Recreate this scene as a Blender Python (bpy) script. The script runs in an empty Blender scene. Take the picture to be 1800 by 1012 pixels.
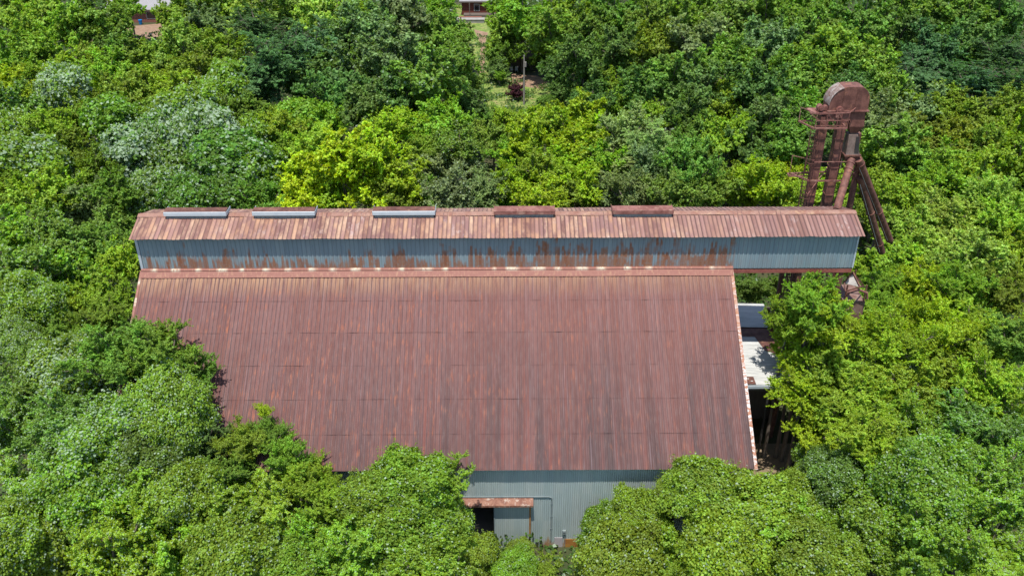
import bpy, math, random
import numpy as np
from math import sin, cos, radians, pi, sqrt, atan2

# ------------------------------------------------------------------ camera, sky, sun, exposure
S = bpy.context.scene
COL = S.collection
FPX, PITCH, YAW, ROLL, CAMZ = 1587.1, .5206, .0039, .0027, 49.76
_f = np.array([sin(YAW)*cos(PITCH), cos(YAW)*cos(PITCH), -sin(PITCH)])
_r0 = np.array([cos(YAW), -sin(YAW), 0.]); _d0 = np.cross(_f, _r0)
_r = _r0*cos(ROLL)+_d0*sin(ROLL); _d = -_r0*sin(ROLL)+_d0*cos(ROLL)
cam = bpy.data.cameras.new("camera"); camo = bpy.data.objects.new("camera", cam); COL.objects.link(camo)
cam.sensor_width = 36; cam.lens = 36*FPX/1800; cam.clip_end = 3000; cam.clip_start = 1
import mathutils
M3 = mathutils.Matrix(((_r[0], -_d[0], -_f[0]), (_r[1], -_d[1], -_f[1]), (_r[2], -_d[2], -_f[2])))
camo.matrix_world = mathutils.Matrix.Translation((0, 0, CAMZ)) @ M3.to_4x4()
S.camera = camo

SUN_EL, SUN_AZ = 73.5, -12.0       # azimuth measured from -Y towards +X: negative = from the left of the picture
w = bpy.data.worlds.new("World"); S.world = w; w.use_nodes = True
nt = w.node_tree; sky = nt.nodes.new('ShaderNodeTexSky'); sky.sky_type = 'NISHITA'; sky.sun_disc = False
sd = np.array([cos(radians(SUN_EL))*sin(radians(SUN_AZ)), -cos(radians(SUN_EL))*cos(radians(SUN_AZ)), sin(radians(SUN_EL))])
sky.sun_elevation = radians(SUN_EL); sky.sun_rotation = atan2(sd[0], sd[1]); sky.altitude = 200; sky.air_density = 1; sky.dust_density = 1.0
nt.links.new(sky.outputs[0], nt.nodes['Background'].inputs[0]); nt.nodes['Background'].inputs[1].default_value = 0.145
sl = bpy.data.lights.new("sun", 'SUN'); sl.energy = 4.6; sl.angle = radians(.53); sl.color = (1, .95, .87)
so = bpy.data.objects.new("sun", sl); COL.objects.link(so)
so.rotation_euler = mathutils.Vector(sd).to_track_quat('Z', 'Y').to_euler()
S.view_settings.view_transform = 'Standard'; S.view_settings.look = 'None'; S.view_settings.gamma = 1; S.view_settings.exposure = 0.46

# ------------------------------------------------------------------ helpers
def ray(x, y): return _f+_r*(x-900)/FPX+_d*(y-506)/FPX
def atz(x, y, z): v = ray(x, y); return np.array([0, 0, CAMZ])+v*(z-CAMZ)/v[2]
def aty(x, y, Y): v = ray(x, y); return np.array([0, 0, CAMZ])+v*Y/v[1]
def depth(P): return float((np.array(P)-np.array([0, 0, CAMZ]))@_f)

def tag(o, label=None, cat=None, group=None, kind=None):
    if label: o['label'] = label
    if cat: o['category'] = cat
    if group: o['group'] = group
    if kind: o['kind'] = kind
    return o
def empty(name, loc, label=None, cat=None, group=None, rz=0):
    o = bpy.data.objects.new(name, None); COL.objects.link(o); o.location = [float(c) for c in loc]
    o.rotation_euler = (0, 0, rz); o.empty_display_size = .3
    return tag(o, label, cat, group)
def npmesh(name, V, F, mat=None, attrs=None, uv=None, smooth=False):
    V = np.asarray(V, dtype=np.float32); F = np.asarray(F, dtype=np.int32); k = F.shape[1]
    me = bpy.data.meshes.new(name)
    me.vertices.add(len(V)); me.vertices.foreach_set('co', V.ravel())
    me.loops.add(F.size); me.loops.foreach_set('vertex_index', F.ravel())
    me.polygons.add(len(F)); me.polygons.foreach_set('loop_start', np.arange(0, F.size, k, dtype=np.int32))
    me.polygons.foreach_set('loop_total', np.full(len(F), k, dtype=np.int32))
    if attrs:
        for n, a in attrs.items():
            at = me.attributes.new(n, 'FLOAT', 'POINT'); at.data.foreach_set('value', np.asarray(a, dtype=np.float32))
    if uv is not None:
        l = me.uv_layers.new(name='UVMap'); l.data.foreach_set('uv', np.asarray(uv, dtype=np.float32)[F.ravel()].ravel())
    me.update(calc_edges=True)
    if smooth: me.polygons.foreach_set('use_smooth', np.ones(len(F), dtype=bool))
    if mat: me.materials.append(mat)
    return me
class MB:
    """collects boxes, tubes and quads; build() links them as ONE object"""
    def __init__(s): s.v = []; s.f = []; s.uv = []
    def quad(s, a, b, c, d, uv=None):
        n = len(s.v); s.v += [tuple(map(float, p)) for p in (a, b, c, d)]; s.f.append((n, n+1, n+2, n+3))
        s.uv += list(uv) if uv else [(0, 0), (1, 0), (1, 1), (0, 1)]
    def tri(s, a, b, c):
        n = len(s.v); s.v += [tuple(map(float, p)) for p in (a, b, c)]; s.f.append((n, n+1, n+2)); s.uv += [(0, 0), (1, 0), (1, 1)]
    def box(s, x0, x1, y0, y1, z0, z1):
        P = [(x0, y0, z0), (x1, y0, z0), (x1, y1, z0), (x0, y1, z0), (x0, y0, z1), (x1, y0, z1), (x1, y1, z1), (x0, y1, z1)]
        s.hexa(P)
    def hexa(s, P):
        for q in ((0, 3, 2, 1), (4, 5, 6, 7), (0, 1, 5, 4), (1, 2, 6, 5), (2, 3, 7, 6), (3, 0, 4, 7)):
            a, b, c, d = [np.array(P[i], float) for i in q]
            u = np.linalg.norm(b-a); v = np.linalg.norm(d-a)
            s.quad(a, b, c, d, [(0, 0), (u, 0), (u, v), (0, v)])
    def bar(s, a, b, w, h=None, up=(0, 0, 1)):
        a = np.array(a, float); b = np.array(b, float); h = h or w; t = b-a; L = np.linalg.norm(t); t /= L
        up = np.array(up, float)
        if abs(t@up) > .98: up = np.array([0, 1., 0])
        r = np.cross(t, up); r /= np.linalg.norm(r); u = np.cross(r, t)
        P = [a-r*w/2-u*h/2, a+r*w/2-u*h/2, b+r*w/2-u*h/2, b-r*w/2-u*h/2, a-r*w/2+u*h/2, a+r*w/2+u*h/2, b+r*w/2+u*h/2, b-r*w/2+u*h/2]
        s.hexa(P)
    def tube(s, pts, rad, n=12, cap=True):
        pts = [np.array(p, float) for p in pts]; k = len(pts)
        if not hasattr(rad, '__len__'): rad = [rad]*k
        b = len(s.v); L = 0; pr = None
        for i, p in enumerate(pts):
            t = (pts[min(i+1, k-1)]-pts[max(i-1, 0)]); t /= np.linalg.norm(t)
            if pr is None:
                up = np.array([0, 0, 1.]) if abs(t[2]) < .9 else np.array([0, 1., 0]); r = np.cross(t, up)
            else: r = pr-t*(pr@t)
            r /= np.linalg.norm(r); pr = r; u = np.cross(r, t)
            if i: L += np.linalg.norm(p-pts[i-1])
            for j in range(n):
                a = 2*pi*j/n; s.v.append(tuple(p+(r*cos(a)+u*sin(a))*rad[i])); s.uv.append((rad[0]*a, L))
        for i in range(k-1):
            for j in range(n):
                j2 = (j+1) % n; s.f.append((b+i*n+j, b+i*n+j2, b+(i+1)*n+j2, b+(i+1)*n+j))
        if cap:
            s.f.append(tuple(b+j for j in range(n))); s.f.append(tuple(b+(k-1)*n+n-1-j for j in range(n)))
    def prism(s, poly, y0, y1, bev=0):
        """poly in (x,z), extruded along y"""
        n = len(s.v); k = len(poly)
        for y in (y0, y1):
            for x, z in poly: s.v.append((x, y, z)); s.uv.append((x, z))
        for i in range(k):
            j = (i+1) % k; s.f.append((n+i, n+j, n+k+j, n+k+i))
        s.f.append(tuple(n+i for i in range(k))[::-1]); s.f.append(tuple(n+k+i for i in range(k)))
    def mesh(s, name, mat, smooth=False):
        me = bpy.data.meshes.new(name); me.from_pydata(s.v, [], s.f)
        l = me.uv_layers.new(name='UVMap'); idx = np.zeros(len(me.loops), dtype=np.int32); me.loops.foreach_get('vertex_index', idx)
        l.data.foreach_set('uv', np.array(s.uv, dtype=np.float32)[idx].ravel()); me.materials.append(mat); me.update()
        if smooth:
            me.polygons.foreach_set('use_smooth', np.ones(len(me.polygons), dtype=bool))
            try: me.set_sharp_from_angle(angle=radians(40))
            except Exception: pass
        return me
    def build(s, name, mat, parent=None, label=None, smooth=False):
        o = bpy.data.objects.new(name, s.mesh(name, mat, smooth)); COL.objects.link(o)
        if parent: o.parent = parent; o.location = [-c for c in parent_loc(parent)]
        if label: o['label'] = label
        return o
def parent_loc(p):   # world location of an (unrotated) parent chain
    x = np.zeros(3)
    while p: x += np.array(p.location); p = p.parent
    return x
def link(name, me, parent=None, label=None):
    o = bpy.data.objects.new(name, me); COL.objects.link(o)
    if parent: o.parent = parent; o.location = [-c for c in parent_loc(parent)]
    if label: o['label'] = label
    return o

# ------------------------------------------------------------------ material helpers
class NG:
    def __init__(s, name):
        s.m = bpy.data.materials.new(name); s.m.use_nodes = True; s.t = s.m.node_tree; s.p = s.t.nodes['Principled BSDF']
    def n(s, typ, **k):
        o = s.t.nodes.new(typ)
        for a, b in k.items():
            if a.startswith('i_'): o.inputs[int(a[2:])].default_value = b
            else: setattr(o, a, b)
        return o
    def l(s, a, b): s.t.links.new(a, b)
    def set(s, o, i, v):
        if hasattr(v, 'is_output') or isinstance(v, bpy.types.NodeSocket): s.l(v, o.inputs[i])
        else: o.inputs[i].default_value = v
    def math(s, op, a, b=0., c=0.):
        o = s.n('ShaderNodeMath', operation=op); s.set(o, 0, a); s.set(o, 1, b)
        if op in ('MULTIPLY_ADD', 'SMOOTH_MIN', 'WRAP', 'COMPARE'): s.set(o, 2, c)
        return o.outputs[0]
    def mix(s, f, a, b, typ='MIX'):
        o = s.n('ShaderNodeMix', data_type='RGBA', blend_type=typ); s.set(o, 0, f); s.set(o, 6, a if not isinstance(a, tuple) else (*a[:3], 1)); s.set(o, 7, b if not isinstance(b, tuple) else (*b[:3], 1))
        return o.outputs[2]
    def ramp(s, f, lo, hi, a=0., b=1.):
        o = s.n('ShaderNodeMapRange'); o.clamp = True; s.set(o, 0, f); s.set(o, 1, lo); s.set(o, 2, hi); s.set(o, 3, a); s.set(o, 4, b); return o.outputs[0]
    def uv(s): 
        o = s.n('ShaderNodeUVMap'); q = s.n('ShaderNodeSeparateXYZ'); s.l(o.outputs[0], q.inputs[0]); return o.outputs[0], q.outputs[0], q.outputs[1]
    def vec(s, x, y, z=0.):
        o = s.n('ShaderNodeCombineXYZ'); s.set(o, 0, x); s.set(o, 1, y); s.set(o, 2, z); return o.outputs[0]
    def noise(s, v, scale=1., detail=3., rough=.55):
        o = s.n('ShaderNodeTexNoise'); 
        if v is not None: s.l(v, o.inputs['Vector'])
        o.inputs['Scale'].default_value = scale; o.inputs['Detail'].default_value = detail; o.inputs['Roughness'].default_value = rough; return o.outputs[0]
    def white(s, v):
        o = s.n('ShaderNodeTexWhiteNoise', noise_dimensions='3D'); s.l(v, o.inputs[0]); return o.outputs[0]
    def sc(s, v, x, y, z=1.):
        o = s.n('ShaderNodeVectorMath', operation='MULTIPLY'); s.l(v, o.inputs[0]); o.inputs[1].default_value = (x, y, z); return o.outputs[0]
    def fin(s, col, rough=.7, metal=0., spec=.4, k=.73):
        if isinstance(col, tuple): col = tuple(c*k for c in col[:3])
        else: col = s.mix(1., col, (k, k, k), 'MULTIPLY')
        s.set(s.p, 'Base Color', col if not isinstance(col, tuple) else (*col[:3], 1)); s.set(s.p, 'Roughness', rough); s.set(s.p, 'Metallic', metal); s.p.inputs['Specular IOR Level'].default_value = spec
        return s.m

def mat_main_roof():
    g = NG('rusted_maroon_roof_sheets'); uv, u, v = g.uv()
    # sheets: 0.915 wide, courses 2.15 long
    pu = g.math('FLOOR', g.math('DIVIDE', u, .915)); pv = g.math('FLOOR', g.math('DIVIDE', v, 2.58))
    pw = g.white(g.vec(pu, pv, 3.)); pcol = g.white(g.vec(pu, 7., 3.)); rb = g.white(g.vec(g.math('FLOOR', g.math('DIVIDE', u, .305)), 2., 5.))
    c = g.mix(g.noise(g.sc(uv, 3.2, .10), 1, 4, .7), (.145, .054, .044), (.265, .115, .095))
    c = g.mix(g.ramp(pw, 0, 1, .0, .33), c, (.14, .060, .054))
    c = g.mix(g.ramp(pcol, .55, 1, .0, .3), c, (.25, .135, .13))
    c = g.mix(g.ramp(rb, .5, 1, .0, .25), c, (.28, .165, .158))
    # lower, dirtier half: grey-brown blackened sheets between redder ones
    low = g.ramp(v, 4.5, 15.)
    grime = g.ramp(g.noise(g.sc(uv, 1.05, .035), 1, 3, .6), .44, .60)
    rgt = g.ramp(u, 8, 40, .55, 1.); c = g.mix(g.math('MULTIPLY', g.math('MULTIPLY', grime, low), g.math('MULTIPLY', rgt, .9)), c, (.072, .045, .046))
    c = g.mix(g.ramp(v, 3, 15.5, 0, .38), c, (.10, .048, .044))
    band = g.math('MULTIPLY', g.ramp(g.noise(g.vec(g.math('MULTIPLY', g.math('FLOOR', g.math('DIVIDE', u, .61)), .83), g.math('MULTIPLY', v, .05)), 1, 2, .6), .47, .60), g.math('MULTIPLY', g.ramp(v, 3.5, 11), g.ramp(u, 14, 34, .25, .85)))
    c = g.mix(g.math('MULTIPLY', band, .62), c, (.070, .048, .048))
    red = g.ramp(g.noise(g.sc(uv, 2.1, .05), 1.3, 3, .6), .52, .68)
    c = g.mix(g.math('MULTIPLY', g.math('MULTIPLY', red, g.ramp(v, 3., 14.)), .55), c, (.25, .070, .052))
    # fresh orange rust runs
    orr = g.ramp(g.noise(g.sc(uv, 4.2, .75), 1, 4, .6), .55, .70); reg = g.ramp(g.noise(g.sc(uv, .16, .18), 1, 2), .34, .56)
    left = g.ramp(u, 36, 16, .45, 1.)
    c = g.mix(g.math('MULTIPLY', g.math('MULTIPLY', orr, reg), g.math('MULTIPLY', left, .75)), c, (.46, .15, .07))
    # bleached ochre edge just under the flashing
    top = g.math('MULTIPLY', g.ramp(v, 2.3, .5), g.ramp(g.noise(g.sc(uv, 4, .4), 1, 3), .30, .55))
    c = g.mix(g.math('MULTIPLY', top, g.ramp(u, 45, 0, .35, .9)), c, (.50, .30, .17))
    # faded bright scratches with a painted bluish-grey sheen
    scr_sheen = g.ramp(g.noise(g.sc(uv, 7, .16), 1, 2), .60, .72)
    c = g.mix(g.math('MULTIPLY', scr_sheen, .20), c, (.42, .33, .36))
    # lap lines with dirt, rib lines with dirt and painted rib shadow
    fv = g.math('FRACT', g.math('DIVIDE', v, 2.58)); lap = g.ramp(fv, .0, .035, 1, 0)
    c = g.mix(g.math('MULTIPLY', lap, g.ramp(pw, 0, 1, .05, .4)), c, (.12, .06, .06))
    fu = g.math('FRACT', g.math('ADD', g.math('DIVIDE', u, .305), .5)); d = g.math('ABSOLUTE', g.math('SUBTRACT', fu, .5))
    c = g.mix(g.math('MULTIPLY', g.ramp(d, .21, .10), g.math('MULTIPLY', g.ramp(u, 6, 40, 1., .55), g.ramp(rb, 0, 1, .5, .95))), c, (.08, .042, .045))
    c = g.mix(.5, c, g.mix(g.noise(g.sc(uv, 6, 6), 3, 5, .7), (.62, .6, .6), (1.35, 1.35, 1.35)), 'MULTIPLY')
    return g.fin(c, g.ramp(g.noise(g.sc(uv, 2, .6), 2), .3, .7, .55, .8), 0, .35)
def mat_gallery_roof():
    g = NG('orange_streaked_roof_sheets'); uv, u, v = g.uv()
    ui = g.math('FLOOR', g.math('ADD', g.math('DIVIDE', u, .33), .45)); uq = g.math('MULTIPLY', ui, .33)
    rb = g.white(g.vec(ui, 2., 9.)); pn = g.white(g.vec(g.math('FLOOR', g.math('DIVIDE', u, .99)), 2., 1.)); rb2 = g.white(g.vec(ui, 5., 3.))
    c = g.mix(rb, (.165, .078, .062), (.34, .19, .155))
    c = g.mix(g.ramp(pn, .3, 1, 0, .5), c, (.24, .135, .13))
    right = g.ramp(u, 34, 48); qv = g.vec(g.math('ADD', g.math('MULTIPLY', uq, 3.), g.math('MULTIPLY', u, .9)), g.math('MULTIPLY', v, .45))
    o = g.math('MULTIPLY', g.ramp(g.noise(qv, 1, 4, .65), .44, .62), g.math('SUBTRACT', .82, g.math('MULTIPLY', right, .70)))
    c = g.mix(o, c, g.mix(rb2, (.42, .22, .125), (.56, .38, .25)))
    wh = g.math('MULTIPLY', g.ramp(g.noise(qv, 1.7, 4, .7), .53, .64), g.ramp(g.noise(g.sc(uv, .5, .3), 1, 2), .50, .64))
    c = g.mix(g.math('MULTIPLY', wh, .55), c, (.50, .42, .40))
    c = g.mix(g.math('MULTIPLY', g.ramp(g.noise(g.sc(uv, 4.5, .6), 1.3, 4, .7), .5, .65), .35), c, (.20, .09, .065))
    fu = g.math('FRACT', g.math('ADD', g.math('DIVIDE', u, .33), .45)); d = g.math('MINIMUM', fu, g.math('SUBTRACT', 1., fu))
    c = g.mix(g.math('MULTIPLY', g.ramp(d, .17, .07), g.ramp(rb2, 0, 1, .55, .95)), c, (.085, .042, .038))
    c = g.mix(.5, c, g.mix(g.noise(g.sc(uv, 6, 6), 3, 5, .7), (.62, .6, .6), (1.35, 1.35, 1.35)), 'MULTIPLY')
    return g.fin(c, .62, 0, .4, .88)
def mat_galv(name, rust=0., rustcol=(.30, .11, .05), base=(.27, .37, .425), per=.33, rust_h=1.6, tint2=(.33, .43, .47)):
    """galvanised siding; v is the height above the foot of the sheet"""
    g = NG(name); uv, u, v = g.uv()
    pn = g.white(g.vec(g.math('FLOOR', g.math('DIVIDE', u, .69)), g.math('FLOOR', g.math('DIVIDE', v, 2.6)), 1.))
    c = g.mix(pn, base, tint2)
    c = g.mix(g.ramp(g.noise(g.sc(uv, 2.4, .35), 1, 4, .6), .35, .7, 0, .5), c, tuple(b*.72 for b in base))
    fu = g.math('FRACT', g.math('DIVIDE', u, per)); d = g.math('ABSOLUTE', g.math('SUBTRACT', fu, .5))
    c = g.mix(g.ramp(d, .14, .02, 0, .5), c, tuple(b*.42 for b in base))
    if rust:
        uq = g.math('MULTIPLY', g.math('FLOOR', g.math('DIVIDE', u, .165)), .165); uvq = g.vec(uq, v)
        edge = g.noise(g.sc(uvq, 3.0, .5), 1, 3, .6); zone = g.math('ADD', g.noise(g.vec(g.math('MULTIPLY', u, .5), 4.), 1, 3, .65), g.math('MULTIPLY', g.ramp(u, 20, 32, 0, .09), g.ramp(u, 46, 44.5)))
        col = g.ramp(g.noise(g.sc(uvq, 2.6, .30), 1.1, 3, .7), .42, .56)
        hmax = g.math('MULTIPLY', g.ramp(zone, .40, .66), rust_h)
        m = g.ramp(g.math('SUBTRACT', g.math('MULTIPLY', hmax, g.ramp(edge, .3, .7, .5, 1.35)), v), -.05, .35)
        ribh = g.white(g.vec(g.math('FLOOR', g.math('DIVIDE', u, .165)), 3., 7.)); hm2 = g.math('MULTIPLY', g.math('MULTIPLY', g.ramp(g.math('ADD', g.noise(g.vec(g.math('MULTIPLY', u, .34), 9.), 1, 2, .6), g.math('MULTIPLY', g.ramp(u, 18, 34, .02, .14), g.ramp(u, 46, 44.5))), .44, .58), 1.), g.math('MULTIPLY_ADD', ribh, .9*rust_h*.6, .3*rust_h*.6))
        m2 = g.math('MULTIPLY', g.ramp(g.math('SUBTRACT', g.math('MULTIPLY', hm2, g.ramp(edge, .3, .7, .6, 1.3)), v), -.1, .3), g.ramp(ribh, .2, .5, .3, .9))
        m = g.math('MAXIMUM', g.math('MULTIPLY', m, col), m2); rc = g.white(g.vec(g.math('FLOOR', g.math('DIVIDE', u, .165)), 1., 1.))
        m = g.math('MULTIPLY', m, g.ramp(u, 45.2, 44.9, .12, 1.)) if rust_h > 2 else m
        m = g.math('MULTIPLY', m, g.ramp(g.noise(g.sc(uv, 2, 2), 2.5, 4, .7), .3, .5, .55, 1.))
        c = g.mix(g.math('MULTIPLY', m, rust), c, g.mix(rc, rustcol, (.36, .17, .09)))
    c = g.mix(.4, c, g.mix(g.noise(g.sc(uv, 6, 6), 3, 5, .7), (.7, .7, .7), (1.3, 1.3, 1.3)), 'MULTIPLY')
    return g.fin(c, .5, .0, .45)
def mat_rust(name, a=(.125, .050, .040), b=(.255, .110, .085), c3=(.42, .19, .11), k=.6, scale=.9, rough=.7):
    g = NG(name); tc = g.n('ShaderNodeNewGeometry'); P = tc.outputs['Position']
    c = g.mix(g.ramp(g.noise(P, scale*1.5, 6, .7), .40, .60), a, b)
    c = g.mix(g.math('MULTIPLY', g.ramp(g.noise(P, scale*2.3, 4, .6), .56, .66), k), c, c3)
    c = g.mix(g.ramp(g.noise(g.sc(P, 3, 3, .5), 2.1, 4, .7), .55, .75, 0, .6), c, tuple(x*.45 for x in a))
    return g.fin(c, rough, 0, .35)
def mat_plain(name, a, b, scale=2., rough=.8, stretch=(1, 1, 1), spec=.3):
    g = NG(name); tc = g.n('ShaderNodeNewGeometry'); P = g.sc(tc.outputs['Position'], *stretch)
    c = g.mix(g.ramp(g.noise(P, scale, 5, .65), .3, .7), a, b); return g.fin(c, rough, 0, spec)
def mat_flashing():
    g = NG('flashing_with_bleached_patches'); uv, u, v = g.uv()
    c = g.mix(g.noise(g.sc(uv, 2, 3), 1.5, 4), (.25, .085, .065), (.36, .16, .12))
    # bleached patches at the joints of the strip
    uw = g.math('ADD', u, g.ramp(g.noise(g.vec(g.math('MULTIPLY', u, .7), 2.), 1, 1), .3, .7, -.45, .45)); j = g.math('FRACT', g.math('DIVIDE', uw, 1.72)); jj = g.ramp(g.math('SUBTRACT', g.math('ABSOLUTE', g.math('SUBTRACT', j, .5)), g.ramp(g.noise(g.vec(g.math('MULTIPLY', u, .9), 5.), 1, 1), .3, .7, -.06, .10)), .22, .02)
    sel = g.ramp(g.noise(g.vec(g.math('MULTIPLY', g.math('FLOOR', g.math('DIVIDE', u, 1.72)), .33), 1.), 1, 1), .47, .49)
    selL = g.ramp(u, 18.6, 18.5); sel = g.math('MAXIMUM', sel, selL)
    jj = g.math('MULTIPLY', jj, g.ramp(g.noise(g.sc(uv, 8, 3), 1, 3), .3, .5))
    c = g.mix(g.math('MULTIPLY', g.math('MULTIPLY', jj, g.ramp(v, .44, .34)), g.math('MULTIPLY', sel, .95)), c, (.70, .60, .46))
    c = g.mix(g.ramp(g.noise(g.sc(uv, 3, 1), 2.3, 3), .52, .7, 0, .6), c, (.50, .28, .17))
    c = g.mix(g.ramp(g.math('ABSOLUTE', g.math('SUBTRACT', v, .34)), .05, .01, 0, .75), c, (.10, .045, .04))
    return g.fin(c, .65)
def mat_trim():
    g = NG('peeling_white_rake_trim'); uv, u, v = g.uv()
    n = g.ramp(g.noise(g.sc(uv, 5, 2.6), 1, 5, .7), .42, .55)
    c = g.mix(n, (.72, .70, .68), (.40, .17, .09))
    n2 = g.math('MULTIPLY', g.ramp(u, 8.5, 4, 0, .8), g.ramp(g.noise(g.sc(uv, 2, 1.5), 1, 3), .36, .55))
    c = g.mix(n2, c, (.44, .20, .11)); return g.fin(c, .7)
def mat_leaf():
    g = NG('leaves'); oi = g.n('ShaderNodeObjectInfo'); geo = g.n('ShaderNodeNewGeometry')
    va = g.n('ShaderNodeAttribute', attribute_name='var').outputs['Fac']; cl = g.n('ShaderNodeAttribute', attribute_name='clump').outputs['Fac']
    base = oi.outputs['Color']; al = oi.outputs['Alpha']
    hs = g.n('ShaderNodeHueSaturation'); g.l(base, hs.inputs['Color'])
    g.set(hs, 'Hue', g.math('ADD', g.math('MULTIPLY_ADD', cl, .018, .491), g.math('MULTIPLY', g.math('SUBTRACT', va, .5), .03)))
    g.set(hs, 'Saturation', g.math('MULTIPLY_ADD', va, -.18, 1.08)); g.set(hs, 'Value', g.math('MULTIPLY_ADD', va, .85, .60))
    c = hs.outputs[0]
    c = g.mix(1., c, g.mix(cl, (.74, .78, .84), (1.26, 1.22, 1.10)), 'MULTIPLY')
    vf = g.math('FRACT', g.math('MULTIPLY', va, 17.31))
    pale = g.math('LESS_THAN', g.math('MULTIPLY', vf, g.math('MULTIPLY_ADD', cl, -.9, 1.5)), al)
    c = g.mix(g.math('MULTIPLY', pale, .8), c, (.40, .50, .39))
    g.fin(c, .55, 0, .28, 1.)
    tr = g.n('ShaderNodeBsdfTranslucent'); tc = g.mix(1., c, (1.25, 1.35, .5), 'MULTIPLY'); g.l(tc, tr.inputs[0])
    ms = g.n('ShaderNodeMixShader'); ms.inputs[0].default_value = .42; g.l(g.p.outputs[0], ms.inputs[1]); g.l(tr.outputs[0], ms.inputs[2])
    out = [n for n in g.t.nodes if n.type == 'OUTPUT_MATERIAL'][0]; g.l(ms.outputs[0], out.inputs[0]); return g.m
def mat_ground():
    g = NG('forest_floor'); P = g.n('ShaderNodeNewGeometry').outputs['Position']
    c = g.mix(g.ramp(g.noise(P, .35, 6, .7), .35, .65), (.035, .06, .015), (.075, .065, .03))
    c = g.mix(g.ramp(g.noise(P, 3, 4, .7), .5, .7, 0, .6), c, (.09, .12, .03)); return g.fin(c, .9)
def mat_lawn():
    g = NG('patchy_lawn'); P = g.n('ShaderNodeNewGeometry').outputs['Position']  # mottled green, straw and brown grass
    c = g.mix(g.ramp(g.noise(P, .5, 5, .7), .4, .62), (.14, .23, .035), (.27, .27, .09))
    c = g.mix(g.ramp(g.noise(P, 1.3, 5, .75), .42, .6, 0, .85), c, (.075, .13, .025)); c = g.mix(g.ramp(g.noise(P, .8, 4, .7), .56, .66, 0, .8), c, (.30, .22, .12)); return g.fin(c, .9, 0, .2, 1.)

M = dict(
    mroof=mat_main_roof(), groof=mat_gallery_roof(), flash=mat_flashing(), trim=mat_trim(), leaf=mat_leaf(), ground=mat_ground(), lawn=mat_lawn(),
    gwall=mat_galv('streaked_blue_grey_siding', rust=.95, rust_h=2.9),
    fwall=mat_galv('weathered_grey_siding', rust=.9, rustcol=(.42, .20, .05), base=(.44, .54, .54), tint2=(.52, .59, .57), per=.152, rust_h=.9),
    galv=mat_plain('bright_galvanised_sheet', (.50, .58, .64), (.62, .68, .72), 1.5, .45, (1, 1, 1), .5),
    galvd=mat_plain('dull_galvanised_curb', (.20, .26, .28), (.32, .36, .36), 2.5, .6),
    pale=mat_plain('chalky_pale_roof_sheets', (.40, .41, .40), (.74, .74, .72), 1.6, .6, (.35, 4, 1)),
    rust=mat_rust('dark_red_rusted_steel'), rustb=mat_rust('brown_rusted_steel', (.11, .045, .034), (.20, .088, .066), (.38, .2, .12), .5),
    rustl=mat_rust('faded_rusted_steel', (.20, .075, .060), (.33, .15, .125), (.5, .32, .24), .5),
    redp=mat_rust('red_oxide_beam', (.30, .085, .065), (.38, .13, .10), (.22, .07, .05), .6),
    dark=mat_plain('dark_board_and_shade', (.03, .03, .03), (.05, .045, .04), 2.),  # near-black board; also puts shade into shed posts and box opening
    bark=mat_plain('tree_bark', (.12, .095, .075), (.24, .20, .165), 5., .9, (1, 1, .3)),
    twig=mat_plain('grey_twigs', (.24, .22, .19), (.38, .36, .32), 3., .9),
    conc=mat_plain('weathered_concrete', (.30, .28, .25), (.42, .40, .37), 1.5, .9),
    dirt=mat_plain('bare_clay_soil', (.25, .15, .095), (.40, .27, .18), 1.1, .95),
    tand=mat_plain('trodden_sandy_soil', (.20, .15, .095), (.33, .25, .165), 1.1, .95),
    brick=mat_plain('red_brick_wall', (.26, .10, .075), (.34, .14, .10), 6., .9), wood=mat_plain('dark_red_boards', (.13, .035, .022), (.20, .055, .035), 4., .8, (1, 1, 6)),
    shing=mat_plain('grey_shingles', (.30, .29, .30), (.40, .39, .40), 3., .9), greyw=mat_plain('grey_brown_boards', (.11, .085, .07), (.19, .155, .13), 4., .9, (6, 6, .4)),
    pole=mat_plain('weathered_pole_timber', (.28, .26, .23), (.36, .34, .30), 4., .9), glass=mat_plain('dark_window_glass', (.015, .018, .02), (.03, .035, .04), 1., .1, spec=.6),
    blue=mat_plain('bright_blue_plastic', (.01, .20, .55), (.015, .24, .62), 1., .4), tarp=mat_plain('pale_blue_metal', (.22, .33, .45), (.30, .40, .50), 1., .5),
    yel=mat_rust('ochre_rusted_post', (.42, .24, .08), (.36, .16, .06), (.3, .1, .04), .5), white=mat_plain('white_paint', (.6, .6, .58), (.75, .74, .7), 3., .6),
)

# ------------------------------------------------------------------ setting: ground, lawn, yard
def sheet(name, pts, z, mat, kind='structure'):
    n = len(pts); me = bpy.data.meshes.new(name); me.from_pydata([(p[0], p[1], z) for p in pts], [], [tuple(range(n))])
    me.materials.append(mat); o = bpy.data.objects.new(name, me); COL.objects.link(o); o['kind'] = kind; return o
sheet('ground', [(-1000, -500), (1000, -500), (1000, 1400), (-1000, 1400)], 0, M['ground'])
def gp(*ps): return [atz(x, y, 0)[:2] for x, y in ps]
sheet('lawn', gp((800, 10), (880, 10), (872, 70), (868, 130), (905, 140), (990, 135), (1010, 190), (960, 215), (830, 240), (845, 200), (842, 120), (812, 60)), .012, M['lawn'])
sheet('dirt_yard', gp((898, 130), (945, 134), (968, 146), (958, 158), (925, 153), (900, 144)), .024, M['dirt'])
sheet('dirt_path', gp((833, 52), (858, 58), (853, 75), (852, 130), (843, 128), (845, 78)), .020, M['dirt'])
sheet('yard_soil', [(17, 40), (30, 42), (31, 60), (17, 60)], .010, M['tand'])
sheet('house_yard_soil', gp((140, 55), (300, 40), (300, 62), (240, 72), (150, 80)), .016, M['dirt'])

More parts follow.
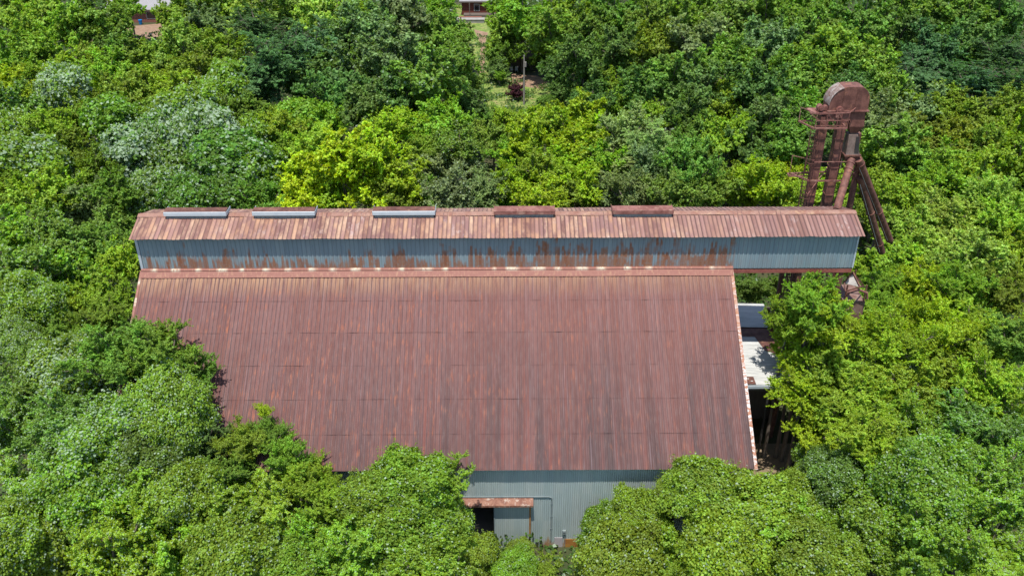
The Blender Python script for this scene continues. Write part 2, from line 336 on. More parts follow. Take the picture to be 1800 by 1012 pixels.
# ------------------------------------------------------------------ warehouse
XL, XR, XM = -27.99, 17.01, 26.31
Y1, Z1, Y0, Z0 = 60.645, 16.62, 47.95, 7.77
ZE, ZR, GW = 19.545, 20.385, 4.325
YR = Y1+GW/2; YB = Y1+GW; YW = 48.38
rng = np.random.default_rng(7)
def smooth_noise(n, k, amp, rg):
    a = rg.normal(size=n//k+3); x = np.arange(n)/k; return amp*np.interp(x, np.arange(len(a)), a)
def ribbed(name, u0, u1, top, bot, per, prof, mat, parent, v0=0., rows=1, wob=0., flipuv=False, uo=0., axis=0, lab=None):
    """corrugated sheet running along x (axis 0) or y (axis 1) from u0 to u1; top/bot = (other, z) of its two edges.
    prof = [(fraction of period, height)...]. UV = (metres along, metres from the top edge)."""
    us = []; hs = []; k0 = math.floor((u0-uo)/per); x = None
    for k in range(k0, math.ceil((u1-uo)/per)+1):
        for f, h in prof:
            x = uo+(k+f)*per
            if u0 < x < u1: us.append(x); hs.append(h)
    us = np.array([u0]+us+[u1]); hs = np.array([hs[0]]+hs+[hs[-1]])
    t = np.array(top, float); b = np.array(bot, float); d = b-t; L = np.linalg.norm(d); d /= L; nrm = np.array([-d[1], d[0]])
    if nrm[1] < 0 or (abs(nrm[1]) < 1e-6 and nrm[0] > 0): nrm = -nrm
    n = len(us); V = []; UV = []; rw = smooth_noise(n, 14, wob, rng); rw2 = smooth_noise(n, 14, wob, rng)
    for r in range(rows+1):
        s = L*r/rows; q = t+d*s
        o = hs+(rw*(1-r/rows)+rw2*r/rows)
        if axis == 0: V.append(np.stack([us, q[0]+nrm[0]*o, q[1]+nrm[1]*o], 1))
        else: V.append(np.stack([q[0]+nrm[0]*o, us, q[1]+nrm[1]*o], 1))
        UV.append(np.stack([us-u0+0*us, np.full(n, v0+(L-s if flipuv else s))], 1))
    V = np.concatenate(V); UV = np.concatenate(UV); i = np.arange(n-1)
    F = np.concatenate([np.stack([r*n+i, (r+1)*n+i, (r+1)*n+i+1, r*n+i+1], 1) for r in range(rows)])
    return V, F, UV
def rib_obj(name, parent, mat, pieces, label=None):
    V = []; F = []; U = []; n = 0
    for a, b, c in pieces: V.append(a); F.append(b+n); U.append(c); n += len(a)
    return link(name, npmesh(name, np.concatenate(V), np.concatenate(F), mat, uv=np.concatenate(U)), parent, label)
RIB = [(0, .034), (.07, .034), (.16, 0), (.42, 0), (.46, .009), (.54, .009), (.58, 0), (.84, 0), (.93, .034)]
GRIB = [(0, .04), (.07, .04), (.17, 0), (.48, 0), (.52, .006), (.83, 0), (.93, .04)]
SIN = [(i/6, .019*cos(2*pi*i/6)) for i in range(6)]
GW_ = [(0, .035), (.10, .035), (.20, 0), (.80, 0), (.90, .035)]
WAVE = [(0, .018), (.12, .018), (.22, 0), (.78, 0), (.88, .018)]

wh = empty('warehouse', (-5.5, 63, 0), 'long rusty maroon-roofed warehouse with blue-grey raised gallery along its ridge', 'warehouse')
# main slopes, laid in five courses lapping over each other
def slope(name, ya, za, yb, zb, n=6):
    P = []; L = math.hypot(yb-ya, zb-za); dy = (yb-ya)/L; dz = (zb-za)/L; sgn = 1
    for k in range(n):
        s0 = L*k/n-(.12 if k else 0); s1 = L*(k+1)/n
        up0 = .0 if k else .0
        # head of each sheet tucks under the one above
        t = (ya+dy*s0-(-dz)*0, za+dz*s0-.006*k-.008); b = (ya+dy*s1, za+dz*s1-.006*k+.002)
        P.append(ribbed(name, XL-.12, XR+.1, t, b, .305, RIB, None, None, v0=s0, wob=.016, uo=.1))
    return P
rib_obj('main_roof', wh, M['mroof'], slope('r', Y1-.02, Z1+.0, Y0, Z0))
rib_obj('rear_roof', wh, M['mroof'], slope('r', YB+.02, Z1, YB+(Y1-Y0), Z0))
YBW = YB+(Y1-Y0)-.55
# front wall around the door opening
DX0, DX1, DZ = -3.9, 1.46, 4.28
def wallp(x0, x1, z0, z1, y=YW, per=.152): return ribbed('w', x0, x1, (y, z1), (y, z0), per, SIN, None, None, v0=z0, flipuv=True, wob=.0, uo=0)
def fixu(p, x0): p[2][:, 0] += x0-XL; return p
rib_obj('front_wall', wh, M['fwall'], [fixu(wallp(XL, DX0, 0, 8.0), XL), fixu(wallp(DX1, XR, 0, 8.0), DX1), fixu(wallp(DX0, DX1, DZ, 8.0), DX0)])
rib_obj('rear_wall', wh, M['fwall'], [ribbed('w', XL, XR, (YBW, 8.1), (YBW, 0), .152, SIN, None, None, flipuv=True)])
for nm, X in (('end_wall', XL), ('end_wall', XR)):
    b = MB(); prev = None; pts = [(YW+.03, 8.05), (Y1, Z1-.1), (YB, Z1-.1), (YBW-.03, 8.05)]
    for (ya, za), (yb, zb) in zip(pts[:-1], pts[1:]):
        b.quad((X, ya, 0), (X, yb, 0), (X, yb, zb), (X, ya, za), [(ya, 0), (yb, 0), (yb, zb), (ya, za)])
    b.build(nm, M['fwall'], wh)
b = MB(); b.box(XL+.2, XR-.2, YW+.3, YBW-.3, .02, .06); b.build('floor_slab', M['conc'], wh)
b = MB(); b.box(XL, XR, Y0+.10, YW-.03, Z0-.02, Z0+.02); b.build('soffit', M['dark'], wh)
# sliding door, door frame post, hood, track
dr = rib_obj('sliding_door', wh, M['fwall'], [fixu(ribbed('w', -1.12, 1.38, (YW-.09, 4.36), (YW-.09, .08), .10, [(i/4, .009*cos(2*pi*i/4)) for i in range(4)], None, None, v0=.9, flipuv=True), -1.12)])
b = MB(); b.box(-1.16, -1.10, YW-.13, YW-.05, .08, 4.36); b.box(-1.10, 1.36, YW-.12, YW-.08, .02, .12); 
o = b.build('edge_frame', M['galvd'], dr)
b = MB(); b.box(1.39, 1.50, YW-.14, YW-.03, 0, 4.4); b.build('door_post', M['yel'], wh)
b = MB()
b.hexa([(-4.15, YW-.50, 4.50), (1.62, YW-.50, 4.46), (1.62, YW-.02, 4.80), (-4.15, YW-.02, 4.84), (-4.15, YW-.50, 4.54), (1.62, YW-.50, 4.50), (1.62, YW-.02, 4.86), (-4.15, YW-.02, 4.90)])
b.box(-4.15, 1.62, YW-.53, YW-.50, 4.40, 4.55); b.hexa([(1.625, YW-.5, 4.34), (1.66, YW-.5, 4.34), (1.66, YW-.02, 4.42), (1.625, YW-.02, 4.42), (1.625, YW-.5, 4.53), (1.66, YW-.5, 4.53), (1.66, YW-.02, 4.85), (1.625, YW-.02, 4.85)])
b.build('door_hood', mat_rust('bleached_rusted_hood', (.22, .085, .055), (.36, .18, .12), (.55, .45, .38), .8, 1.6), wh)
b = MB(); b.tube([(-4.3, YW-.06, 4.98), (2.75, YW-.06, 4.95), (2.93, YW-.06, 4.9), (3.0, YW-.06, 4.75), (3.0, YW-.06, .7)], .036, 8)
for z in (4.2, 3., 1.8): b.box(2.93, 3.07, YW-.05, YW-.012, z, z+.05)
b.build('conduit', M['galvd'], wh, smooth=True)
b = MB(); b.box(3.82, 4.06, YW-.16, YW-.02, 1.35, 1.72); b.tube([(3.94, YW-.19, 1.62), (3.94, YW-.16, 1.62)], .085, 12); b.tube([(3.98, YW-.08, 1.35), (4.02, YW-.08, .9), (4.02, YW-.08, .1)], .03, 8)
b.build('electric_meter', M['galvd'], wh)
b = MB(); b.box(3.25, 3.85, YW-.05, YW-.018, .0, .95); b.build('patch_panel', mat_plain('faded_lilac_sheet', (.42, .38, .40), (.52, .48, .5), 2.), wh)
b = MB(); b.box(3.95, 5.9, YW-.055, YW-.02, .0, .8); b.build('rusted_skirt_panel', mat_rust('orange_rusted_skirt', (.48, .24, .05), (.40, .16, .04), (.38, .09, .06), .8, 1.8), wh)
# rake trims
for X, nm in ((XR+.1, 'rake_trim'), (XL-.12, 'rake_trim')):
    b = MB(); L = math.hypot(Y1-Y0, Z1-Z0); ny, nz = -(Z1-Z0)/L, (Y1-Y0)/L
    x0, x1 = (X-.17, X+.06) if X > 0 else (X-.05, X+.12)
    for k in range(12):
        t0, t1 = k/12, (k+1)/12; A = np.array([Y1, Z1])+(np.array([Y0-.06, Z0-.04])-[Y1, Z1])*t0; B = np.array([Y1, Z1])+(np.array([Y0-.06, Z0-.04])-[Y1, Z1])*t1
        h0, h1 = .05, .05
        b.quad((x0, A[0]+ny*h0, A[1]+nz*h0), (x0, B[0]+ny*h1, B[1]+nz*h1), (x1, B[0]+ny*h1, B[1]+nz*h1), (x1, A[0]+ny*h0, A[1]+nz*h0), [(t0*L, 0), (t1*L, 0), (t1*L, .25), (t0*L, .25)])
        xs = x1 if X > 0 else x0
        b.quad((xs, A[0]+ny*h0, A[1]+nz*h0), (xs, B[0]+ny*h1, B[1]+nz*h1), (xs, B[0]-ny*.16, B[1]-nz*.16), (xs, A[0]-ny*.16, A[1]-nz*.16), [(t0*L, 1), (t1*L, 1), (t1*L, 1.2), (t0*L, 1.2)])
    b.build(nm, M['trim'] if X > 0 else M['flash'], wh)
# flashing between main roof and gallery wall: rolled top and flat apron
b = MB(); n = 90; xs = np.linspace(XL-.02, XR+.12, n); tw = smooth_noise(n, 3, .010, rng)
ny, nz = -(Z1-Z0)/math.hypot(Y1-Y0, Z1-Z0), (Y1-Y0)/math.hypot(Y1-Y0, Z1-Z0); dy, dz = -nz, ny
base = np.array([Y1-.04, Z1+.02])
prof = [base+np.array([.02, .20]), base+np.array([-.10, .19]), base+np.array([-.18, .12]), base+np.array([-.17, .03]), base+np.array([-.15, .0])+np.array([ny, nz])*.055, base+np.array([dy, dz])*.62+np.array([ny, nz])*.055, base+np.array([dy, dz])*.63+np.array([ny, nz])*.0]
vs = [0, .12, .22, .31, .36, .85, .9]
for i in range(n-1):
    for j in range(len(prof)-1):
        a, c = prof[j], prof[j+1]
        b.quad((xs[i], a[0], a[1]+tw[i]), (xs[i], c[0], c[1]+tw[i]), (xs[i+1], c[0], c[1]+tw[i+1]), (xs[i+1], a[0], a[1]+tw[i+1]), [(xs[i]-XL, vs[j]), (xs[i]-XL, vs[j+1]), (xs[i+1]-XL, vs[j+1]), (xs[i+1]-XL, vs[j])])
b.build('flashing', M['flash'], wh)
# gallery: walls, roof, ridge cap, floor beam
rib_obj('gallery_wall', wh, M['gwall'], [ribbed('g', XL, XM, (Y1, ZE+.05), (Y1, Z1+.02), .33, GW_, None, None, flipuv=True, wob=.006)])
rib_obj('gallery_rear_wall', wh, M['gwall'], [ribbed('g', XL, XM, (YB, ZE+.05), (YB, Z1+.02), .33, GW_, None, None, flipuv=True)])
for X in (XL, XM):
    b = MB(); b.quad((X, Y1+.02, Z1), (X, YB-.02, Z1), (X, YB-.02, ZE+.1), (X, Y1+.02, ZE+.1), [(0, 0), (4.3, 0), (4.3, 2.9), (0, 2.9)]); b.tri((X, Y1+.02, ZE+.1), (X, YB-.02, ZE+.1), (X, YR, ZR-.05)); b.build('gallery_end_wall', M['gwall'], wh)
for X in (XL, XM):
    b = MB(); b.box(X-.06, X+(.13 if X < 0 else .05), Y1-.05, Y1+.06, Z1+.05, ZE+.02); b.build('corner_trim', M['galv'], wh)
OG = .27; OE = .50
ze2 = ZE+(OE-.38)*.05
rib_obj('gallery_roof', wh, M['groof'], [ribbed('g', XL-OG, XM+OG, (YR, ZR), (Y1-OE, ze2), .33, GRIB, None, None, wob=.022),
    ribbed('g', XL-OG, XM+OG, (YR, ZR), (YB+OE, ze2), .33, GRIB, None, None, wob=.008)])
b = MB(); sl_ = atan2(ZR-ze2, YR-Y1+OE)
for s in (-1, 1):
    n = 70; xs = np.linspace(XL-OG-.02, XM+OG+.02, n)
    wz = smooth_noise(n, 4, .008, rng)
    for i in range(n-1):
        a = lambda X, q, wv: (X, YR+s*q*cos(sl_), ZR+.06-q*sin(sl_)+wv)
        b.quad(a(xs[i], 0, wz[i]), a(xs[i], .40, wz[i]), a(xs[i+1], .40, wz[i+1]), a(xs[i+1], 0, wz[i+1]), [(xs[i]-XL, 0), (xs[i]-XL, .4), (xs[i+1]-XL, .4), (xs[i+1]-XL, 0)])
b.build('ridge_cap', mat_rust('ridge_cap_rust', (.30, .14, .10), (.38, .22, .17), (.56, .36, .22), .6, .8), wh)
b = MB(); b.box(XR+.1, XM, Y1+.02, YB-.02, Z1-.08, Z1); b.build('gallery_floor', M['dark'], wh)
b = MB(); b.box(XR+.16, XM-.02, Y1-.01, Y1+.10, Z1-.40, Z1-.10); b.box(XR+.16, XM-.02, YB-.10, YB+.01, Z1-.40, Z1-.10)
for i in range(30): b.box(XR+.3+i*.3, XR+.36+i*.3, Y1+.02, YB-.02, Z1-.2, Z1-.085)
b.build('floor_beam', M['redp'], wh)
# support bents of the overhanging gallery
for X in (22.4, 25.6):
    b = MB()
    for Y in (Y1+.25, YB-.25): b.bar((X, Y, 0), (X, Y, Z1-.4), .32, .32)
    for z in (4, 8, 12, 15.6): b.bar((X, Y1+.3, z), (X, YB-.3, z), .16)
    b.bar((X, Y1+.3, 4), (X, YB-.3, 8), .1); b.bar((X, YB-.3, 8), (X, Y1+.3, 12), .1); b.bar((X, Y1+.3, 12), (X, YB-.3, 15.6), .1)
    b.build('support_bent', M['rustb'], wh)
# ridge vents
VENTS = [(-26.1, -21.4, 0), (-19.4, -14.7, 0), (-10.3, -5.6, 0), (-1.1, 3.5, 1), (7.9, 12.5, 1)]
for x0, x1, k in VENTS:
    e = empty('roof_vent', (0, 0, 0)); e.parent = wh; e.location = [(x0+x1)/2-(-5.5), YR-63, ZR]
    b = MB(); b.box(x0+.1, x1-.1, YR-.50, YR-.46, ZR-.22, ZR+.26); b.box(x0+.1, x1-.1, YR+.46, YR+.50, ZR-.22, ZR+.26)
    b.box(x0+.1, x0+.14, YR-.455, YR+.455, ZR-.1, ZR+.26); b.box(x1-.14, x1-.1, YR-.455, YR+.455, ZR-.1, ZR+.26)
    for i in range(14):
        xx = x0+.2+i*(x1-x0-.4)/13; b.box(xx-.02, xx+.02, YR-.53, YR-.503, ZR-.18, ZR+.24)
    b.build('curb', M['galvd'], e)
    b = MB()
    for (ya, za), (yb, zb) in (((YR+.66, ZR+.20), (YR+.05, ZR+.50)),) :
        b.hexa([(x0, ya, za), (x1, ya, za), (x1, yb, zb), (x0, yb, zb), (x0, ya, za+.03), (x1, ya, za+.03), (x1, yb, zb+.03), (x0, yb, zb+.03)])
    b.build('hood_top', M['rustl'] if k else M['rustb'], e)
    b = MB(); ya, za, yb, zb = YR-.60, ZR+.42, YR+.045, ZR+.50
    b.hexa([(x0, ya, za), (x1, ya, za), (x1, yb, zb), (x0, yb, zb), (x0, ya, za+.03), (x1, ya, za+.03), (x1, yb, zb+.03), (x0, yb, zb+.03)])
    b.build('hood_slope', M['rustl'] if k else M['rustb'], e)
    b = MB(); b.hexa([(x0, YR-.66, ZR+.14), (x1, YR-.66, ZR+.14), (x1, YR-.60, ZR+.12), (x0, YR-.60, ZR+.12), (x0, YR-.64, ZR+.42), (x1, YR-.64, ZR+.42), (x1, YR-.605, ZR+.445), (x0, YR-.605, ZR+.445)])
    b.box(x0-.03, x0-.002, YR-.62, YR+.6, ZR+.12, ZR+.40); b.box(x1+.002, x1+.03, YR-.62, YR+.6, ZR+.12, ZR+.40)
    b.build('front_fascia', M['rustl'] if k else M['galv'], e)

# ------------------------------------------------------------------ side shed on the right
sh = empty('side_shed', (20.5, 62, 0), 'low shed with chalky white corrugated roof beside the warehouse end wall', 'shed')
SX0, SX1 = XR+.15, 23.3
def hsheet(name, x0, x1, ya, za, yb, zb, mat, lab=None, per=.2):
    # corrugation runs along x: build with axis=1
    P = []; ys = []; k = 0
    V, F, UV = ribbed(name, min(ya, yb), max(ya, yb), (x0, 0), (x1, 0), per, WAVE, None, None, axis=1)
    V[:, 2] += za+(zb-za)*(V[:, 1]-ya)/(yb-ya)-.05*(V[:, 0]-x0)*.6
    return link(name, npmesh(name, V, F, mat, uv=UV), sh, lab)
hsheet('front_roof_sheet', SX0, SX1+.3, 57.0, 8.35, 63.6, 8.55, M['pale'])
hsheet('rear_roof_sheet', SX0, SX1-.6, 65.3, 8.45, 69.0, 8.6, M['pale'])
hsheet('rusted_roof_sheet', SX0, SX1-.4, 63.62, 8.35, 65.28, 8.38, M['rustb'], 'brown rusted sheets between the two pale roof areas')
b = MB(); b.hexa([(21.0, 61.6, 8.42), (SX1-.35, 60.6, 8.36), (SX1-.3, 63.6, 8.42), (20.6, 63.6, 8.48), (21.0, 61.6, 8.44), (SX1-.35, 60.6, 8.38), (SX1-.3, 63.6, 8.44), (20.6, 63.6, 8.50)]); b.build('rusted_side_sheet', M['rustb'], sh, 'brown rusted sheet along the right edge of the pale roof')
b = MB(); b.hexa([(SX0, 57.02, 8.42), (SX0+2.0, 57.02, 8.36), (SX0+2.0, 57.95, 8.40), (SX0, 57.95, 8.46), (SX0, 57.02, 8.44), (SX0+2.0, 57.02, 8.38), (SX0+2.0, 57.95, 8.42), (SX0, 57.95, 8.48)])
b.build('loose_rusted_sheet', M['rustb'], sh, 'brown rusted sheet patched over the front edge')
for i, (x, y) in enumerate([(.35, .3), (.75, .35), (1.15, .3), (.5, .62), (.95, .66), (1.4, .6), (1.65, .3)]):
    b = MB(); b.box(SX0+x, SX0+x+.18, 57.02+y, 57.02+y+.07, 8.46-.03*(x)-.0, 8.492-.03*x); b.build('pale_patch', M['white'], sh)
b = MB(); b.box(SX0, SX1+.4, 56.9, 56.98, 8.02, 8.28); b.build('eave_trim', M['galv'], sh)
b = MB(); b.box(SX0, SX1, 68.8, 68.9, 0, 8.2); b.box(SX1-.1, SX1, 62.4, 68.8, 0, 8.0); b.box(SX0, SX1, 63.4, 63.5, 0, 8.1); b.build('plank_wall', M['greyw'], sh)
for x in (SX0+.15, SX0+3.1, SX1): 
    b = MB(); b.bar((x, 57.1, 0), (x, 57.1, 8.0), .16); b.build('post', M['dark'], sh)  # near-black posts: shade of the open front put into their colour
b = MB(); b.bar((SX0, 57.15, 7.85), (SX1+.2, 57.15, 7.7), .12, .25); b.bar((SX0+3.1, 57.2, 8.1), (SX0+3.1, 63.3, 8.2), .12, .2); b.build('roof_beam', M['greyw'], sh)

# ------------------------------------------------------------------ broken frame under the gallery end
bf = empty('broken_shed', (27.0, 62, 0), 'small shed with bare triangular rafters and pale panel under the gallery end', 'shed')
T = {k: aty(*p, Y) for k, p, Y in (('top', (1499, 478), 61.6), ('bl', (1484, 497), 61.0), ('br', (1519, 503), 61.8), ('bc', (1512, 504), 60.4), ('b2', (1486, 512), 60.4))}
b = MB()
for a, c in (('top', 'bl'), ('top', 'br'), ('top', 'bc'), ('bl', 'b2'), ('bc', 'br'), ('b2', 'bc')): b.bar(T[a], T[c], .10)
b.build('rafters', M['rustb'], bf)
q = [T['top']*.9+T['bl']*.05+T['bc']*.05, T['bl']*.85+T['bc']*.15, T['bc']*.9+T['top']*.1]
b = MB(); off = np.array([0, .08, -.06])
b.hexa([T['bl']+off, T['bc']+off, T['top']+off, T['top']+off+[-.02, 0, 0], T['bl']+off*1.5, T['bc']+off*1.5, T['top']+off*1.5, T['top']+off*1.5+[-.02, 0, 0]]); b.build('roof_panel', mat_plain('dirty_pale_panel', (.30, .28, .26), (.5, .47, .44), 3.), bf)
zb = min(T['b2'][2], T['bc'][2])-.1
b = MB(); b.box(26.3, 28.0, 60.9, 63.6, 0, zb-1.1); b.build('wall', mat_rust('faded_red_wall', (.20, .10, .08), (.30, .19, .16), (.4, .32, .27), .6, 1.2), bf)
b = MB(); c = aty(1510, 507, 60.6); b.tube([c+[-.9, 0, -.9], c+[-.7, 0, -.35], c+[0, 0, -.1], c+[.7, 0, -.4], c+[.8, 0, -.9]], .10, 8); b.build('curved_pipe', M['rustl'], bf, smooth=True)
for p in ((26.4, 61.), (27.9, 61.), (27.9, 63.5), (26.4, 63.5)):
    b = MB(); b.bar((p[0], p[1], zb-1.1), (p[0], p[1], zb+.3), .1); b.build('post', M['rustb'], bf)

# ------------------------------------------------------------------ bucket elevator tower
tw_ = empty('elevator_tower', (26, 67, 0), 'tall rusty bucket elevator tower with rounded head and discharge pipes behind the gallery', 'elevator')
YT = 66.6
def P_(x, y, Y=YT): return aty(x, y, Y)
def casing(px_t, px_b, w_, d_):
    T0 = P_(px_t[0], px_t[1]); B0 = P_(px_b[0], px_b[1]); X = (T0[0]+B0[0])/2; zt = T0[2]
    b = MB(); b.box(X-w_/2, X+w_/2, YT, YT+d_, 0, zt)
    for z in np.arange(1.2, zt, 2.35): b.box(X-w_/2-.05, X+w_/2+.05, YT-.05, YT+d_+.05, z, z+.09)
    for sx in (-1, 1):
        b.box(X+sx*w_/2-.035, X+sx*w_/2+.035, YT-.03, YT+.04, 0, zt-.05)
    return b.build('trunk_casing', M['rust'], tw_)
casing((1450, 205), (1424, 360), .56, .8)
casing((1485, 205), (1453, 360), .56, .8)
# head housing: rounded outline (front face), depth 1.2
Lb = P_(1455, 194.6); Rb = P_(1524, 194.6); zt = P_(1500, 152.6)[2]; x0, x1 = Lb[0], Rb[0]; zb = (Lb[2]+Rb[2])/2; W_ = x1-x0; Hh = zt-zb
poly = [(x0, zb)]; 
for i in range(15):
    a = pi-pi*i/14*.5; poly.append((x0+W_*.46+W_*.46*cos(a), zb+Hh*.25+Hh*.75*sin(a)))
for i in range(1, 11):
    a = pi/2-pi/2*i/10; poly.append((x1-W_*.30+W_*.30*cos(a), zb+Hh*.45+Hh*.55*sin(a)))
poly.append((x1, zb))
b = MB(); b.prism(poly, YT-.10, YT+1.25); hd = b.build('head_housing', M['rust'], tw_, smooth=True)
b = MB(); # curved cover plate, pale on the left
pts = poly[1:13]; 
for (xa, za), (xb, zb_) in zip(pts[:-1], pts[1:]):
    cx_, cz_ = x0+W_*.5, zb+Hh*.2
    def o_(x, z, k): v = np.array([x-cx_, z-cz_]); v /= np.linalg.norm(v); return x+v[0]*k, z+v[1]*k
    A, B_ = o_(xa, za, .03), o_(xb, zb_, .03); A2, B2 = o_(xa, za, .004), o_(xb, zb_, .004)
    b.hexa([(A2[0], YT-.16, A2[1]), (B2[0], YT-.16, B2[1]), (B2[0], YT+1.31, B2[1]), (A2[0], YT+1.31, A2[1]), (A[0], YT-.16, A[1]), (B_[0], YT-.16, B_[1]), (B_[0], YT+1.31, B_[1]), (A[0], YT+1.31, A[1])])
b.build('cover_plate', mat_rust('pale_cover_plate', (.26, .17, .14), (.46, .41, .38), (.23, .09, .065), 1., 1.5), hd)
b = MB()
for t in (.33, .66): b = MB(); b.box(x0+W_*t-.02, x0+W_*t+.02, YT-.125, YT-.102, zb+.06, zb+Hh*.93); b.build('plate_seam', M['rustb'], hd)
b = MB(); b.box(x0-.12, x1+.10, YT-.20, YT-.105, zb-.05, zb+.06); b.box(x1+.002, x1+.1, YT-.10, YT+1.3, zb-.05, zb+.06); b.build('joint_flange', M['rustl'], hd)
# lower head and discharge
LL = P_(1450, 205); xr2 = P_(1519, 222)[0]; zb2 = P_(1515, 223)[2]
b = MB(); xa = P_(1497, 200)[0]
b.hexa([(xa, YT, zb2), (xr2, YT, zb2), (xr2, YT+1.1, zb2), (xa, YT+1.1, zb2), (xa, YT, zb-.05), (x1-.1, YT, zb-.05), (x1-.1, YT+1.1, zb-.05), (xa, YT+1.1, zb-.05)])
xn, zn = P_(1503, 236)[0], P_(1503, 236)[2]
b.hexa([(xn-.28, YT+.25, zn), (xn+.28, YT+.25, zn), (xn+.28, YT+.8, zn), (xn-.28, YT+.8, zn), (xa, YT, zb2-.003), (xr2, YT, zb2-.003), (xr2, YT+1.1, zb2-.003), (xa, YT+1.1, zb2-.003)])
b.build('discharge_hopper', M['rust'], tw_)
b = MB(); b.box(x0+.02, xa-.03, YT-.02, YT+1.1, P_(1460, 212)[2], zb-.055); b.build('lower_housing', M['rustl'], tw_)
# distributor box
cx, cz = P_(1500, 256)[0], 0; zt3 = P_(1500, 238)[2]; zb3 = P_(1500, 272)[2]; xl3, xr3 = P_(1489, 258)[0], P_(1511, 258)[0]
yb0, yb1 = YT-.05, YT+.95
b = MB()
b.hexa([(xl3, yb0, zb3), (xr3+.1, yb0, zb3), (xr3+.1, yb1, zb3), (xl3, yb1, zb3), (xn-.42, yb0+.15, zt3), (xn+.30, yb0+.15, zt3), (xn+.30, yb1-.15, zt3), (xn-.42, yb1-.15, zt3)])
b.box(xn-.25, xn+.25, YT+.28, YT+.75, zt3, zn); bx = b.build('distributor_box', mat_rust('grey_brown_box_steel', (.17, .12, .10), (.27, .2, .17), (.36, .2, .14), .4), tw_)
b = MB(); b.hexa([(xl3+.62, yb0-.03, zb3+.2), (xl3+.98, yb0-.03, zb3+.2), (xl3+.98, yb0+.01, zb3+.2), (xl3+.62, yb0+.01, zb3+.2), (xl3+.6, yb0+.10, zt3-.15), (xl3+.85, yb0+.10, zt3-.15), (xl3+.85, yb0+.16, zt3-.15), (xl3+.6, yb0+.16, zt3-.15)])
b.build('opening', M['dark'], bx)  # near-black sheet on the box face imitates its shaded inside
b = MB(); b.box(xl3-.12, xr3+.22, yb0-.12, yb1+.1, zb3-.10, zb3+.0); 
b.hexa([(xl3+.1, yb0+.1, zb3-.55), (xr3-.0, yb0+.1, zb3-.55), (xr3-.0, yb1-.1, zb3-.55), (xl3+.1, yb1-.1, zb3-.55), (xl3-.05, yb0, zb3-.103), (xr3+.15, yb0, zb3-.103), (xr3+.15, yb1, zb3-.103), (xl3-.05, yb1, zb3-.103)])
b.build('base_flange', M['rustb'], bx)
# side hopper flaring to the left rear
b = MB(); A = P_(1478, 272, 68.2); B_ = P_(1490, 240, 67.8)
b.hexa([(A[0]+.3, 67.9, A[2]-.4), (A[0]+.8, 67.9, A[2]-.4), (A[0]+.8, 68.5, A[2]-.4), (A[0]+.3, 68.5, A[2]-.4), (A[0]-.1, 67.7, A[2]+.3), (A[0]+1.1, 67.7, A[2]+.3), (A[0]+1.1, 68.7, A[2]+.3), (A[0]-.1, 68.7, A[2]+.3)])
b.hexa([(A[0]-.1, 67.7, A[2]+.303), (A[0]+1.1, 67.7, A[2]+.303), (A[0]+1.1, 68.7, A[2]+.303), (A[0]-.1, 68.7, A[2]+.303), (A[0]+.7, 67.8, A[2]+1.9), (A[0]+1.2, 67.8, A[2]+1.9), (A[0]+1.2, 68.5, A[2]+1.9), (A[0]+.7, 68.5, A[2]+1.9)])
b.build('side_hopper', M['rustb'], tw_)
# spouts
def spout(a, c, r, rings, name='spout_pipe', mat='rust', stripe=None):
    a = np.array(a); c = np.array(c); b = MB(); b.tube([a, a+(c-a)*.5, c], r, 16)
    for t in rings:
        q = a+(c-a)*t; dd = (c-a)/np.linalg.norm(c-a); b.tube([q-dd*.05, q+dd*.05], r*1.18, 16)
    o = b.build(name, M[mat], tw_, smooth=True)
    if stripe:
        dd = (c-a)/np.linalg.norm(c-a); s_ = np.cross(dd, [0, 1, 0]); s_ /= np.linalg.norm(s_); f_ = np.array([0, -1, 0.])
        b = MB()
        for t0 in np.arange(.06, .92, .07):
            if True:
                k = .78+.1*((0*91) % 1); off = (f_*k+s_*sqrt(max(0, 1-k*k))*stripe)*r*1.01
                p0 = a+(c-a)*t0+off; p1 = a+(c-a)*(t0+.07)+off; b.bar(p0, p1, .06, .012, up=tuple(f_))
        b.build('white_streak', M['white'], o)  # narrow white strip along the side of the pipe
    return o
jt = [P_(1497, 279), P_(1509, 279)]
spout(P_(1497, 280), aty(1471, 368, YB-1.0), .30, (.08, .2), stripe=1)
spout(P_(1509, 280), aty(1564, 422, 70.6), .31, (.05, .62), stripe=-1)
spout(P_(1512, 312, 67.4), aty(1550, 443, 70.0), .30, (.45, .88), mat='rustb', stripe=-1)
spout(P_(1509, 283, 67.6), (P_(1509, 283, 67.6)+aty(1512, 316, 67.4))/2, .27, ())
q = P_(1506, 300, 67.9); b = MB(); b.tube([(q[0], 67.9, 0), (q[0], 67.9, P_(1506, 283, 67.9)[2])], .26, 14)
for z in (5, 9, 13, 17.6): b.tube([(q[0], 67.9, z), (q[0], 67.9, z+.12)], .31, 14)
b.build('support_column', M['rust'], tw_, smooth=True)
